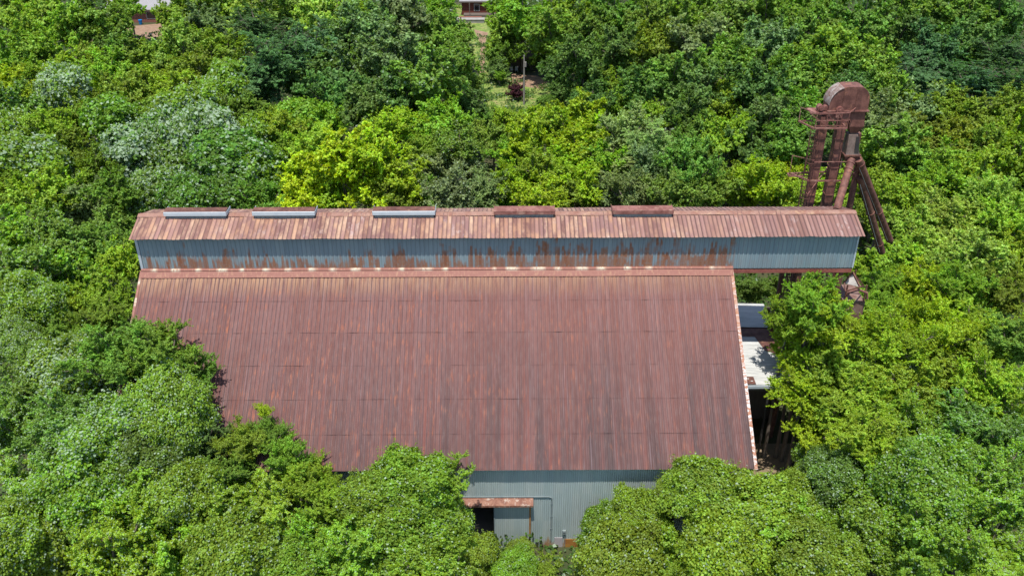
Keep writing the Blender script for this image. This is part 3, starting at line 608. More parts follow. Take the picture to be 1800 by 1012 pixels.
# top platform: deck frame, rails, motors
zd = P_(1450, 226, 65.6)[2]; xp0, xp1 = P_(1432, 228, 65.6)[0], P_(1489, 224, 65.6)[0]
xfl = xp0-.75
b = MB()
for a, c in (((xp0, 65.6), (xp1, 65.6)), ((xp0-.05, 65.6), (xfl, 67.3)), ((xfl, 67.3), (xp0+.3, 67.3)), ((xp1, 65.6), (xp1, YT))): b.bar((*a, zd), (*c, zd), .09, .11)
b.bar((xp0, 65.9, zd), (xp1, 65.9, zd), .05); b.bar((xp0, 66.2, zd), (xp1, 66.2, zd), .05)
b.build('platform_deck', M['rustl'], tw_)
zr_ = P_(1450, 199, 65.6)[2]
b = MB(); xs_ = np.linspace(xp0, xp1, 4)
for x in xs_: b.bar((x, 65.6, zd), (x, 65.6, zr_), .045)
b.bar((xp0, 65.6, zr_), (xp1, 65.6, zr_), .05); b.bar((xp0, 65.6, (zd+zr_)/2), (xp1, 65.6, (zd+zr_)/2), .05)
b.bar((xfl, 67.3, zd), (xfl, 67.3, zr_-.1), .05); b.bar((xfl, 67.3, zr_-.12), (xp0, 65.6, zr_-.05), .05); b.bar((xp1, 65.6, zr_), (xp1+.7, YT-.15, zr_+.1), .06); b.bar((xs_[1], 65.6, zr_), (xs_[2], 65.62, zd), .05); b.bar((xs_[2], 65.6, zr_), (xs_[3], 65.62, zd), .05)
b.build('railing', M['rustl'], tw_)
zm = zb-.1; xm0 = P_(1425, 190)[0]
b = MB(); b.box(xm0, x0-.02, YT-.1, YT+1.0, zm-.07, zm); b.bar((xm0, YT-.2, zm-.1), (x0, YT-.2, zd), .07); b.bar((xm0, YT+1.1, zm-.1), (x0, YT+1.1, zd), .07)
b.bar((xm0, YT-.2, zm-.05), (P_(1440, 201, 65.6)), .07); b.bar(P_(1440, 201, 65.6), (xp1, 65.6, zr_+.02), .07)
b.build('motor_shelf', M['rustl'], tw_)
b = MB(); c = np.array([x0-.55, YT-.05, zm+.28]); b.tube([c, c+[.0, .55, 0]], .24, 16); b.tube([c+[.0, -.12, 0], c], .15, 12); b.box(c[0]-.25, c[0]+.25, c[1]+.05, c[1]+.5, zm+.0, zm+.12); b.tube([c+[.42, .1, -.02], c+[.42, .5, -.02]], .2, 14)
b.build('motor', M['rustl'], tw_, smooth=True)
c = P_(1477, 195, YT-.35); b = MB(); b.tube([c, c+[0, .25, 0]], .28, 20); b.tube([c+[0, -.1, 0], c+[0, .3, 0]], .10, 12); b.box(c[0]-.25, c[0]+.25, c[1]+.02, c[1]+.3, c[2]-.55, c[2]-.2); b.build('head_pulley', M['rustl'], tw_, smooth=True)
# mid platform and ladder cage
zq = P_(1440, 318, 65.9)[2]; xa, xb = P_(1423, 320, 65.9)[0], P_(1481, 317, 65.9)[0]; xl = xa-1.35
b = MB()
for a, c in (((xa, 65.9), (xb, 65.9)), ((xa, 65.9), (xl+.3, 67.4)), ((xl, 67.4), (xb, 67.8)), ((xl, 66.9), (xa-.1, 66.9)), ((xl, 66.9), (xl, 67.4))): b.bar((*a, zq), (*c, zq), .09, .12)
b.bar((xa, 65.9, zq-1.2), (xb-.6, 67.4, zq+.9), .06)
b.build('lower_platform', M['rustl'], tw_)
b = MB(); zq1 = zq+1.75
for a, c in (((xl+.1, 67.3), (xa+.2, 66.2)), ((xa+.1, 65.9), (xb, 65.9))): b.bar((*a, zq1-.15), (*c, zq1-.15), .045)
for x in (xl+.1, xa-.1): b.bar((x, 67.2, zq), (x, 67.2, zq1-.1), .045)
b.build('lower_railing', M['rustl'], tw_)
b = MB(); lx = P_(1441, 240)[0]-.45
for sx in (-.22, .22): b.bar((lx+sx, 66.9, 0), (lx+sx, 66.9, zd), .05)
for z in np.arange(.5, zd, .32): b.bar((lx-.22, 66.9, z), (lx+.22, 66.9, z), .03)
b.build('ladder', M['rustb'], tw_)
b = MB()
for z in np.arange(8, zd-.5, 1.5):
    pts = [(lx+.35*cos(a)-.0, 66.9-.38+.38*sin(a)-.2, z) for a in np.linspace(0, 2*pi, 11)]; b.tube(pts, .02, 5)
for a in (pi, 1.25*pi, 1.5*pi, 1.75*pi): b.tube([(lx+.35*cos(a), 66.32+.38*sin(a), 8), (lx+.35*cos(a), 66.32+.38*sin(a), zd-.5)], .018, 5)
b.build('ladder_cage', M['rustb'], tw_)
b = MB()   # cross braces between casings and a rear truss leg
xc1, xc2 = P_(1451, 205)[0], P_(1485, 205)[0]
for z in np.arange(4, 23, 3.5): b.bar((lx, YT+.5, z), (q[0], 67.7, z), .07)
b.bar((xc2+.5, 68.2, 0), (xc2+.9, 68.2, 23.4), .16); b.bar((xc2+.6, 68.0, 18), (q[0], 67.9, 22), .08)
b.build('brace', M['rustb'], tw_)

# ------------------------------------------------------------------ houses, sheds, pole in the clearing
def house(name, label, cat, base, wdt, dep, hw, hr, wmat, rmat, gabled=True):
    x, y = base[0], base[1]; e = empty(name, (x, y, 0), label, cat)
    b = MB(); b.box(x-wdt/2, x+wdt/2, y, y+dep, 0, hw); b.build('wall', wmat, e)
    b = MB(); o = .5; z0 = hw; 
    A = [(x-wdt/2-o, y-o, z0-.1), (x+wdt/2+o, y-o, z0-.1), (x+wdt/2+o-.0, y+dep/2, hw+hr), (x-wdt/2-o, y+dep/2, hw+hr)]
    up = np.array([0, 0, .15])
    b.hexa([A[0], A[1], A[2], A[3]]+[tuple(np.array(p)+up) for p in A])
    A = [(x-wdt/2-o, y+dep/2+.003, hw+hr), (x+wdt/2+o, y+dep/2+.003, hw+hr), (x+wdt/2+o, y+dep+o, z0-.1), (x-wdt/2-o, y+dep+o, z0-.1)]
    b.hexa([A[0], A[1], A[2], A[3]]+[tuple(np.array(p)+up) for p in A])
    rf = b.build('roof', rmat, e); b = MB()
    for X in (x-wdt/2, x+wdt/2): b = MB(); b.tri((X, y, hw), (X, y+dep, hw), (X, y+dep/2, hw+hr-.1)); b.build('gable', wmat, e)
    b = MB(); b.box(x-wdt/2-o, x+wdt/2+o, y-o-.06, y-o-.003, hw-.28, hw+.06); b.build('fascia', M['greyw'], rf)
    return e
def window(e, x, y, z, w_, h_):
    b = MB(); b.box(x-w_/2-.08, x+w_/2+.08, y-.06, y-.005, z-.08, z+h_+.08); wi = b.build('window', M['white'], e)
    b = MB(); b.box(x-w_/2, x+w_/2, y-.08, y-.062, z, z+h_); b.build('pane', M['glass'], wi)
g0 = atz(252, 40, 0)
h1 = house('brick_house', 'red brick house with grey shingle roof half hidden by trees at top left', 'house', g0, 15, 9, 2.9, 2.6, M['brick'], M['shing'])
window(h1, g0[0]+2.2, g0[1], .9, 2.2, 1.4); window(h1, g0[0]-4, g0[1], 1., 1.4, 1.2)
c = atz(251, 41, 0); e = empty('blue_bin', (c[0], c[1]-1.2, 0), 'small bright blue bin in front of the brick house wall', 'bin')
b = MB(); cx, cy = c[0], c[1]-1.2; b.tube([(cx, cy, 0), (cx, cy, .95)], [.32, .42], 14); b.build('body', M['blue'], e, smooth=True); b = MB(); b.tube([(cx, cy, .952), (cx, cy, 1.03), (cx, cy, 1.08)], [.46, .45, .2], 14); b.build('lid', M['blue'], e, smooth=True)
g0 = atz(842, 27, 0)
h2 = house('cabin', 'dark red board cabin with window above a concrete terrace at top centre', 'house', (g0[0]+1, g0[1]), 10, 8, 3.2, 2.6, M['wood'], M['shing'])
window(h2, g0[0]-.5, g0[1], 1., 1.1, 1.5); window(h2, g0[0]+3.5, g0[1], 1., 1.1, 1.5)
for X in (-2.1, 2.4):
    b = MB(); b.box(g0[0]+X-.1, g0[0]+X+.1, g0[1]-2.1, g0[1]-1.9, .9, 3.2); b.build('porch_post', M['greyw'], h2)
b = MB(); b.box(g0[0]-3.5, g0[0]+5, g0[1]-2.3, g0[1]-.005, 0, .55); b.build('porch', M['greyw'], h2)
p0 = atz(808, 39, 0); e = empty('terrace_wall', (p0[0]+2.5, p0[1], 0), 'pale concrete terrace below the dark red cabin', 'terrace')
b = MB(); b.box(p0[0]-.5, p0[0]+5.6, p0[1]-1.2, p0[1]+.6, 0, .7); b.box(p0[0]-.6, p0[0]+5.7, p0[1]-1.3, p0[1]+.7, .703, .82); b.build('slab', M['conc'], e)
b = MB(); b.box(p0[0]-.2, p0[0]+5.0, p0[1]+.72, p0[1]+1.3, 0, .95); b.build('planter', M['brick'], e)
g0 = atz(920, 124, 0)
h3 = house('garden_shed', 'grey-brown board shed among dark trees beyond the dirt yard', 'shed', (g0[0], g0[1]), 4.6, 3.6, 2.6, 1.2, M['greyw'], M['greyw'])
b = MB(); b.box(g0[0]-.5, g0[0]+.5, g0[1]-.06, g0[1]-.004, .1, 2.1); b.build('door', M['greyw'], h3)
g0 = atz(1005, 84, 0); h4 = house('metal_shed', 'pale blue metal shed glimpsed between dark trunks right of the clearing', 'shed', g0, 3.0, 2.6, 2.0, .8, M['tarp'], M['tarp'])
p = atz(921, 184, 0); e = empty('utility_pole', (p[0], p[1], 0), 'grey wooden utility pole standing beside the dirt yard', 'pole')
b = MB(); b.tube([(p[0], p[1], 0), (p[0], p[1], 8.5)], [.17, .12], 10); b.build('shaft', M['pole'], e, smooth=True)
b = MB(); b.tube([(p[0]+.22, p[1]-.2, 6.6), (p[0]+.22, p[1]-.2, 7.4)], .18, 10); b.build('transformer', M['pole'], e, smooth=True)
for i, (a_, c_) in enumerate((((893, 122), (905, 128)),)):
    pass
q = atz(899, 127, 0)
for i, (px_, py_) in enumerate(((899, 128), (908, 127))):
    q = atz(px_, py_, 0); x, y = q[0], q[1]
    e = empty('lawn_chair', (x, y, 0), ['left', 'right'][i]+' one of two white garden chairs in front of the grey-brown shed', 'chair', 'white garden chairs by the shed')
    b = MB(); b.box(x-.28, x+.28, y-.28, y+.25, .40, .45); b.build('seat', M['white'], e)
    b = MB(); b.hexa([(x-.28, y+.22, .45), (x+.28, y+.22, .45), (x+.28, y+.26, .45), (x-.28, y+.26, .45), (x-.28, y+.4, 1.0), (x+.28, y+.4, 1.0), (x+.28, y+.44, 1.0), (x-.28, y+.44, 1.0)]); b.build('backrest', M['white'], e)
    for sx in (-1, 1):
        for sy in (-1, 1): b = MB(); b.bar((x+sx*.25, y+sy*.24, 0), (x+sx*.25, y+sy*.24, .40), .05); b.build('leg', M['white'], e)
#@TREES
# ------------------------------------------------------------------ trees
def unit(v): return v/np.maximum(np.linalg.norm(v, axis=-1, keepdims=True), 1e-9)
def leaves(C, N, T, size, aspect, fold, rg, var, clump):
    """C centres, N normals, T long directions -> folded four-point leaves"""
    n = len(C); N = unit(N); T = unit(T-N*np.sum(T*N, 1, keepdims=True)); B = np.cross(N, T)
    s = size[:, None]; a = (aspect*size)[:, None]
    k = rg.uniform(-.12, .12, (n, 1))
    V = np.stack([C-T*s*.5, C+B*a*.5+T*s*k+N*a*fold, C+T*s*.5-N*s*.08, C-B*a*.5+T*s*k+N*a*fold], 1).reshape(-1, 3)
    F = np.arange(4*n, dtype=np.int32).reshape(-1, 4)
    return V, F, np.repeat(var, 4), np.repeat(clump, 4)
def crown_mesh(kind, seed, nleaf, ls):
    rg = np.random.default_rng(seed)
    # lobes: (centre, radius) inside an uneven dome of radius 1
    P = dict(oak=(17, .20, .38, .64, .88), fine=(17, .20, .36, .64, .72), kudzu=(18, .18, .40, .62, .85), feather=(13, .22, .38, .62, .62), shoot=(15, .18, .33, .62, .85))[kind]
    nl, r0, r1, spread, vs = P
    L = []
    for i in range(400):
        a = rg.uniform(0, 2*pi); rr = sqrt(rg.uniform(0, 1))*spread; r = rg.uniform(r0, r1)*(1-.25*rr)
        z = vs*sqrt(max(0, 1-(rr/.75)**2*.8))*rg.uniform(.55, 1.05)-r*.6
        if i % 3 == 0: z -= rg.uniform(.25, .6); rr = rr*.5+spread*.62
        c = np.array([rr*cos(a), rr*sin(a), z])
        if all(np.linalg.norm(c-d)>.68*(r+s) for d, s in L): L.append((c, r))
        if len(L) >= nl: break
    LC = np.array([l[0] for l in L]); LR = np.array([l[1] for l in L])
    out = []
    cr = dict(oak=.150, fine=.120, kudzu=.15, feather=.20, shoot=.125)[kind]
    # clump centres spread over the outer surface of the lobes
    n = 6000; k = rg.choice(len(L), n, p=LR**2/np.sum(LR**2)); d = unit(rg.normal(size=(n, 3))); d[:, 2] = np.where(d[:, 2] < -.35, -d[:, 2], d[:, 2])
    rad = LR[k]*(1+rg.normal(size=n)*(.20 if kind == 'kudzu' else .17)); p = LC[k]+d*rad[:, None]
    ok = np.ones(n, bool)
    for j in range(len(L)): ok &= (np.linalg.norm(p-LC[j], axis=1) > LR[j]*.86) | (k == j)
    p = p[ok]; d = d[ok]
    keep = []; grid = {}
    md = cr*.95
    for i in range(len(p)):
        key = tuple(np.floor(p[i]/md).astype(int)); good = True
        for dx in (-1, 0, 1):
            for dy in (-1, 0, 1):
                for dz in (-1, 0, 1):
                    for j in grid.get((key[0]+dx, key[1]+dy, key[2]+dz), ()):
                        if np.sum((p[i]-p[j])**2) < md*md: good = False
        if good: grid.setdefault(key, []).append(i); keep.append(i)
    CC = p[keep]; CD = d[keep]; m = len(CC)
    if kind in ('fine', 'shoot'):    # thin out for an airy crown
        s = rg.random(m) < .86; CC = CC[s]; CD = CD[s]; m = len(CC)
    cvar = rg.random(m); csz = cr*rg.uniform(.55, 1.25, m)
    # crown direction at each clump: mix of lobe direction, away from trunk, up
    out_d = unit(CD*.9+unit(CC*[1, 1, .5])*.6+[0, 0, .55])
    ci = rg.choice(m, nleaf, p=csz**2/np.sum(csz**2)); q = unit(rg.normal(size=(nleaf, 3))); 
    side = np.sum(q*out_d[ci], 1); q = np.where((side < -.2)[:, None], q-2*side[:, None]*out_d[ci], q)
    rr = csz[ci]*rg.uniform(.25, 1, nleaf)**.5*(1+.75*rg.random(nleaf)**7)
    if kind == 'oak':
        off = q*rr[:, None]; off[:, 2] *= .85; N = q*.6+out_d[ci]*.4+[0, 0, .35]+rg.normal(size=(nleaf, 3))*.6; T = rg.normal(size=(nleaf, 3)); asp, fold = .72, .16
    elif kind == 'fine':
        off = q*rr[:, None]*[1.1, 1.1, .8]; N = q*.45+out_d[ci]*.4+[0, 0, .5]+rg.normal(size=(nleaf, 3))*.55; T = out_d[ci]+rg.normal(size=(nleaf, 3))*.7; asp, fold = .55, .15
    elif kind == 'kudzu':
        off = q*rr[:, None]; off -= out_d[ci]*np.sum(off*out_d[ci], 1, keepdims=True)*.2; N = out_d[ci]*.5+q*.5+[0, 0, .35]+rg.normal(size=(nleaf, 3))*.62; T = rg.normal(size=(nleaf, 3))-[0, 0, .8]; asp, fold = .95, .10
    elif kind == 'feather':          # flat sprays tilted outwards
        o = unit(CC[ci]*[1, 1, .15]); tng = np.cross(o, [0, 0, 1.]); a = rg.uniform(-1, 1, nleaf)*csz[ci]*1.5; b_ = rg.uniform(-1, 1, nleaf)*csz[ci]*1.0*np.sqrt(1-(a/(csz[ci]*1.5))**2)
        off = o*a[:, None]+tng*b_[:, None]+np.array([0, 0, 1.])*(-.35*a-.9*np.abs(a)*np.abs(a)/csz[ci]*.25+rg.normal(size=nleaf)*.012)[:, None]; N = o*.35+[0, 0, 1.]+rg.normal(size=(nleaf, 3))*.28; T = o+tng*np.sign(b_)[:, None]*.7+rg.normal(size=(nleaf, 3))*.2; asp, fold = .34, .1
    else:                            # shoots: upright leafy spikes
        tip = unit(out_d+[0, 0, .9]+rg.normal(size=(m, 3))*.25); a = rg.uniform(-.5, 1.6, nleaf); wd = csz[ci]*.55*(1-.5*np.maximum(a, 0)/1.6)
        off = tip[ci]*(a*csz[ci])[:, None]+q*wd[:, None]; N = q*.4+[0, 0, .6]+tip[ci]*.3+rg.normal(size=(nleaf, 3))*.5; T = tip[ci]*.5+q+rg.normal(size=(nleaf, 3))*.3; asp, fold = .5, .15
    size = ls*rg.uniform(.6, 1.35, nleaf)*(1.15 if kind == 'kudzu' else 1.)
    out.append(leaves(CC[ci]+off, N, T, size, asp, fold, rg, rg.random(nleaf), cvar[ci]))
    # inner leaves behind the surface (keeps the crown from being a hollow shell)
    ni = nleaf//6; k = rg.choice(len(L), ni); c = LC[k]+unit(rg.normal(size=(ni, 3)))*(LR[k]*rg.uniform(.4, .9, ni))[:, None]
    out.append(leaves(c, rg.normal(size=(ni, 3))+[0, 0, .6], rg.normal(size=(ni, 3)), ls*rg.uniform(1.2, 2.2, ni), .8, .1, rg, rg.random(ni), rg.random(ni)))
    # stray sprigs that break the outline
    ns = dict(oak=90, fine=120, kudzu=110, feather=50, shoot=120)[kind]; si = rg.choice(m, ns)
    for i in si:
        nn = max(10, nleaf//2200); dr = unit(out_d[i]+rg.normal(size=3)*.45+[0, 0, .25]); t = rg.uniform(0, 1, nn); Ls = rg.uniform(.10, .34)
        c = CC[i]+dr*(cr*.7)+dr*(t*Ls)[:, None]+rg.normal(size=(nn, 3))*ls*.6-np.outer(t**2*Ls*.35, [0, 0, 1.])
        out.append(leaves(c, rg.normal(size=(nn, 3))*.7+[0, 0, .7], rg.normal(size=(nn, 3))+dr, ls*rg.uniform(.6, 1.2, nn), .6, .12, rg, rg.random(nn), np.full(nn, cvar[i])))
    V = []; F = []; A = []; B = []; n0 = 0
    for v, f, a, b in out: V.append(v); F.append(f+n0); A.append(a); B.append(b); n0 += len(v)
    return npmesh(kind+'_crown', np.concatenate(V), np.concatenate(F), M['leaf'], attrs=dict(var=np.concatenate(A), clump=np.concatenate(B))), CC
def branch_crown(kind, seed, nleaf, ls):
    """airy crown grown limb > bough > twig, with sprays of leaves along the twigs; also returns its limbs as a mesh"""
    rg = np.random.default_rng(seed)
    P = dict(oak=dict(n1=12, n2=8, n3=7, el=(12, 82), tw=(.12, .21), sc=.050, flat=.75, up=.35, droop=.10, asp=.68),
             fine=dict(n1=13, n2=9, n3=7, el=(15, 85), tw=(.12, .24), sc=.036, flat=.8, up=.45, droop=.12, asp=.55),
             shoot=dict(n1=13, n2=8, n3=6, el=(30, 88), tw=(.14, .27), sc=.042, flat=1., up=.95, droop=-.02, asp=.55),
             feather=dict(n1=12, n2=9, n3=6, el=(5, 70), tw=(.14, .24), sc=.045, flat=.35, up=.06, droop=.20, asp=.36))[kind]
    lb = MB(); w_ = .055; tw0 = []; tw1 = []; tid = []; cv = []; sub = 0
    ga = rg.uniform(0, 2*pi)
    for k in range(P['n1']):
        az = ga+k*2.39996+rg.uniform(-.35, .35); el = radians(P['el'][0]+(P['el'][1]-P['el'][0])*((k+.5)/P['n1'])+rg.uniform(-7, 7))
        d0 = np.array([cos(az)*cos(el), sin(az)*cos(el), sin(el)]); L = (.60+.28*sin(el))*rg.uniform(.72, 1.16)+.42*sin(el)*.6
        base = np.array([0, 0, -.62+.22*rg.random()]); bend = rg.normal(size=3)*.09
        def limb(t): return base+d0*L*t+bend*t*t+np.array([0, 0, 1.])*(.22*t-.22*t*t)+np.array([0, 0, .12])*t*cos(el)
        lb.tube([limb(0), limb(.35), limb(.7), limb(1.)], [w_*.55, w_*.38, w_*.22, w_*.09], 5, cap=False)
        for j in range(P['n2']):
            t = .38+.62*((j+rg.random())/P['n2']); o = limb(t); out = unit(d0*.75+np.array([0, 0, P['up']])+rg.normal(size=3)*.62)
            if kind == 'feather': out[2] *= .35; out = unit(out)
            l2 = rg.uniform(.22, .40)*(1.15-.4*t); e2 = o+out*l2; lb.tube([o, (o+e2)/2+rg.normal(size=3)*.02, e2], [w_*.18, w_*.11, w_*.04], 4, cap=False); cvv = rg.random()
            for q in range(P['n3']):
                u = .25+.75*(q+rg.random())/P['n3']; a = o+out*l2*u; dr = unit(out*.6+np.array([0, 0, P['up']*.8])+rg.normal(size=3)*.65)
                if kind == 'feather': dr[2] *= .3; dr = unit(dr)
                b_ = a+dr*rg.uniform(*P['tw']); tw0.append(a); tw1.append(b_); tid.append(sub); cv.append(np.clip(cvv+rg.normal()*.18, 0, 1))
                if q < 2: lb.tube([a, b_], [w_*.05, w_*.02], 3, cap=False)
            sub += 1
    A = np.array(tw0); B = np.array(tw1); cv = np.array(cv); ctr = np.array([0, 0, -.35])
    # fit into the unit dome
    allp = B; rr = np.percentile(np.hypot(allp[:, 0], allp[:, 1]), 93); zt = np.percentile(allp[:, 2], 96); k_ = np.array([1/rr, 1/rr, .82/max(zt, .3)])*[.97, .97, 1]
    k_[2] = min(k_[2], 1.35)
    A = A*k_; B = B*k_; lb.v = [tuple(np.array(v)*k_) for v in lb.v]
    n = nleaf; ti = rg.integers(0, len(A), n); t = rg.uniform(-.1, 1.08, n)**.85 if False else rg.uniform(-.05, 1.06, n)
    dv = B-A; ud = unit(dv); q = unit(rg.normal(size=(n, 3))); sc = P['sc']*rg.uniform(.3, 1.25, n)*(1.15-.45*np.clip(t, 0, 1)); q2 = q*sc[:, None]; q2[:, 2] *= P['flat']
    C = A[ti]+dv[ti]*t[:, None]+q2-np.outer(np.clip(t, 0, 1)**2*P['droop']*.5*np.linalg.norm(dv[ti], axis=1), [0, 0, 1.])
    od = unit(C-ctr)
    if kind == 'feather': N = od*.25+[0, 0, 1.]+rg.normal(size=(n, 3))*.30; T = ud[ti]*.4+np.cross(ud[ti], [0, 0, 1.])*np.sign(rg.normal(size=n))[:, None]+rg.normal(size=(n, 3))*.25
    else: N = od*.45+q*.35+[0, 0, .45]+rg.normal(size=(n, 3))*.55; T = ud[ti]*.7+q*.6+rg.normal(size=(n, 3))*.4
    size = ls*rg.uniform(.55, 1.4, n)
    out = [leaves(C, N, T, size, P['asp'], .15, rg, rg.random(n), cv[ti])]
    ni = n//10; c = ctr+[0, 0, .2]+unit(rg.normal(size=(ni, 3)))*rg.uniform(.15, .5, ni)[:, None]*[1.1, 1.1, .8]
    out.append(leaves(c, rg.normal(size=(ni, 3))+[0, 0, .6], rg.normal(size=(ni, 3)), ls*rg.uniform(1., 1.8, ni), .8, .1, rg, rg.random(ni), rg.random(ni)))
    V = []; F = []; a_ = []; c_ = []; n0 = 0
    for v, f, a, b in out: V.append(v); F.append(f+n0); a_.append(a); c_.append(b); n0 += len(v)
    return npmesh(kind+'_crown', np.concatenate(V), np.concatenate(F), M['leaf'], attrs=dict(var=np.concatenate(a_), clump=np.concatenate(c_))), lb
def trunk_mesh(kind, seed, CC):
    rg = np.random.default_rng(seed+500); b = MB(); w_ = .06
    b.tube([(0, 0, 0), (rg.uniform(-.03, .03), rg.uniform(-.03, .03), .5), (0, 0, 1)], [w_*1.3, w_*.95, w_*.75], 8)
    tr = b.mesh('trunk', M['bark']); b = MB()
    idx = rg.choice(len(CC), min(30, len(CC)), replace=False)
    for j, i in enumerate(idx):
        e = CC[i]; s0 = rg.uniform(-.62, -.3); md = np.array([e[0]*.45, e[1]*.45, s0+(e[2]-s0)*.6])
        b.tube([(0, 0, s0), md, e*.97], [w_*.55, w_*.28, w_*.07], 5, cap=False)
        for q in range(2):
            t = md+(e-md)*rg.uniform(.2, .6); b.tube([t, e*.96+rg.normal(size=3)*.12], [w_*.13, w_*.04], 4, cap=False)
    b.tube([(0, 0, -.7), (0, 0, -.3), (.02, .01, .15)], [w_*.74, w_*.6, w_*.2], 7)
    return tr, b.mesh('limbs', M['bark'])
PROTO = {}
def protos(kind, lod, n, nleaf, ls, sd):
    for i in range(n):
        if kind != 'kudzu':
            me, lb = branch_crown(kind, sd+i*17, nleaf, ls)
            lb.tube([(0, 0, -.85), (0, 0, -.45)], [.048, .04], 7)
            b = MB(); b.tube([(0, 0, 0), (.02, -.02, .5), (0, 0, 1)], [.078, .057, .046], 8)
            PROTO.setdefault((kind, lod), []).append((me, (b.mesh('trunk', M['bark']), lb.mesh('limbs', M['bark'])))); continue
        me, CC = crown_mesh(kind, sd+i*17, nleaf, ls); PROTO.setdefault((kind, lod), []).append((me, trunk_mesh(kind, sd+i, CC)))
for kind, sd, (nf, lf, sf), (nc, lc, sc) in (
    ('kudzu', 11, (5, 42000, .041), (4, 12000, .084)), ('oak', 31, (3, 48000, .040), (5, 14000, .080)),
    ('fine', 51, (4, 46000, .040), (5, 17000, .070)), ('feather', 71, (1, 36000, .042), (3, 17000, .072)), ('shoot', 91, (3, 36000, .042), (4, 14000, .074))):
    protos(kind, 0, nf, lf, sf, sd); protos(kind, 1, nc, lc, sc, sd+400)

COLS = dict(
    G=(.230, .385, .030), M=(.175, .310, .038), D=(.125, .230, .050), B=(.098, .205, .072), Y=(.405, .520, .004), y=(.310, .435, .012),
    L=(.260, .405, .026), O=(.205, .290, .024), S=(.200, .290, .105), T=(.28, .36, .12), K=(.195, .310, .024), k=(.125, .225, .030), F=(.300, .425, .062), R=(.075, .022, .034))
CNAME = dict(G='bright green', M='green', D='dark green', B='dark bluish green', Y='vivid yellow-green', y='yellow-green', L='light green', O='olive green', S='grey-green', T='pale grey', K='fresh green', k='deep green', F='soft light green', R='dark burgundy')
KNAME = dict(oak=('broadleaf_tree', 'broadleaf tree', 'tree'), fine=('small_leaved_tree', 'small-leaved tree', 'tree'), kudzu=('vine_covered_tree', 'viny tree', 'tree'), feather=('feathery_tree', 'feathery tree', 'tree'), shoot=('bushy_sapling', 'bushy upright tree', 'tree'))
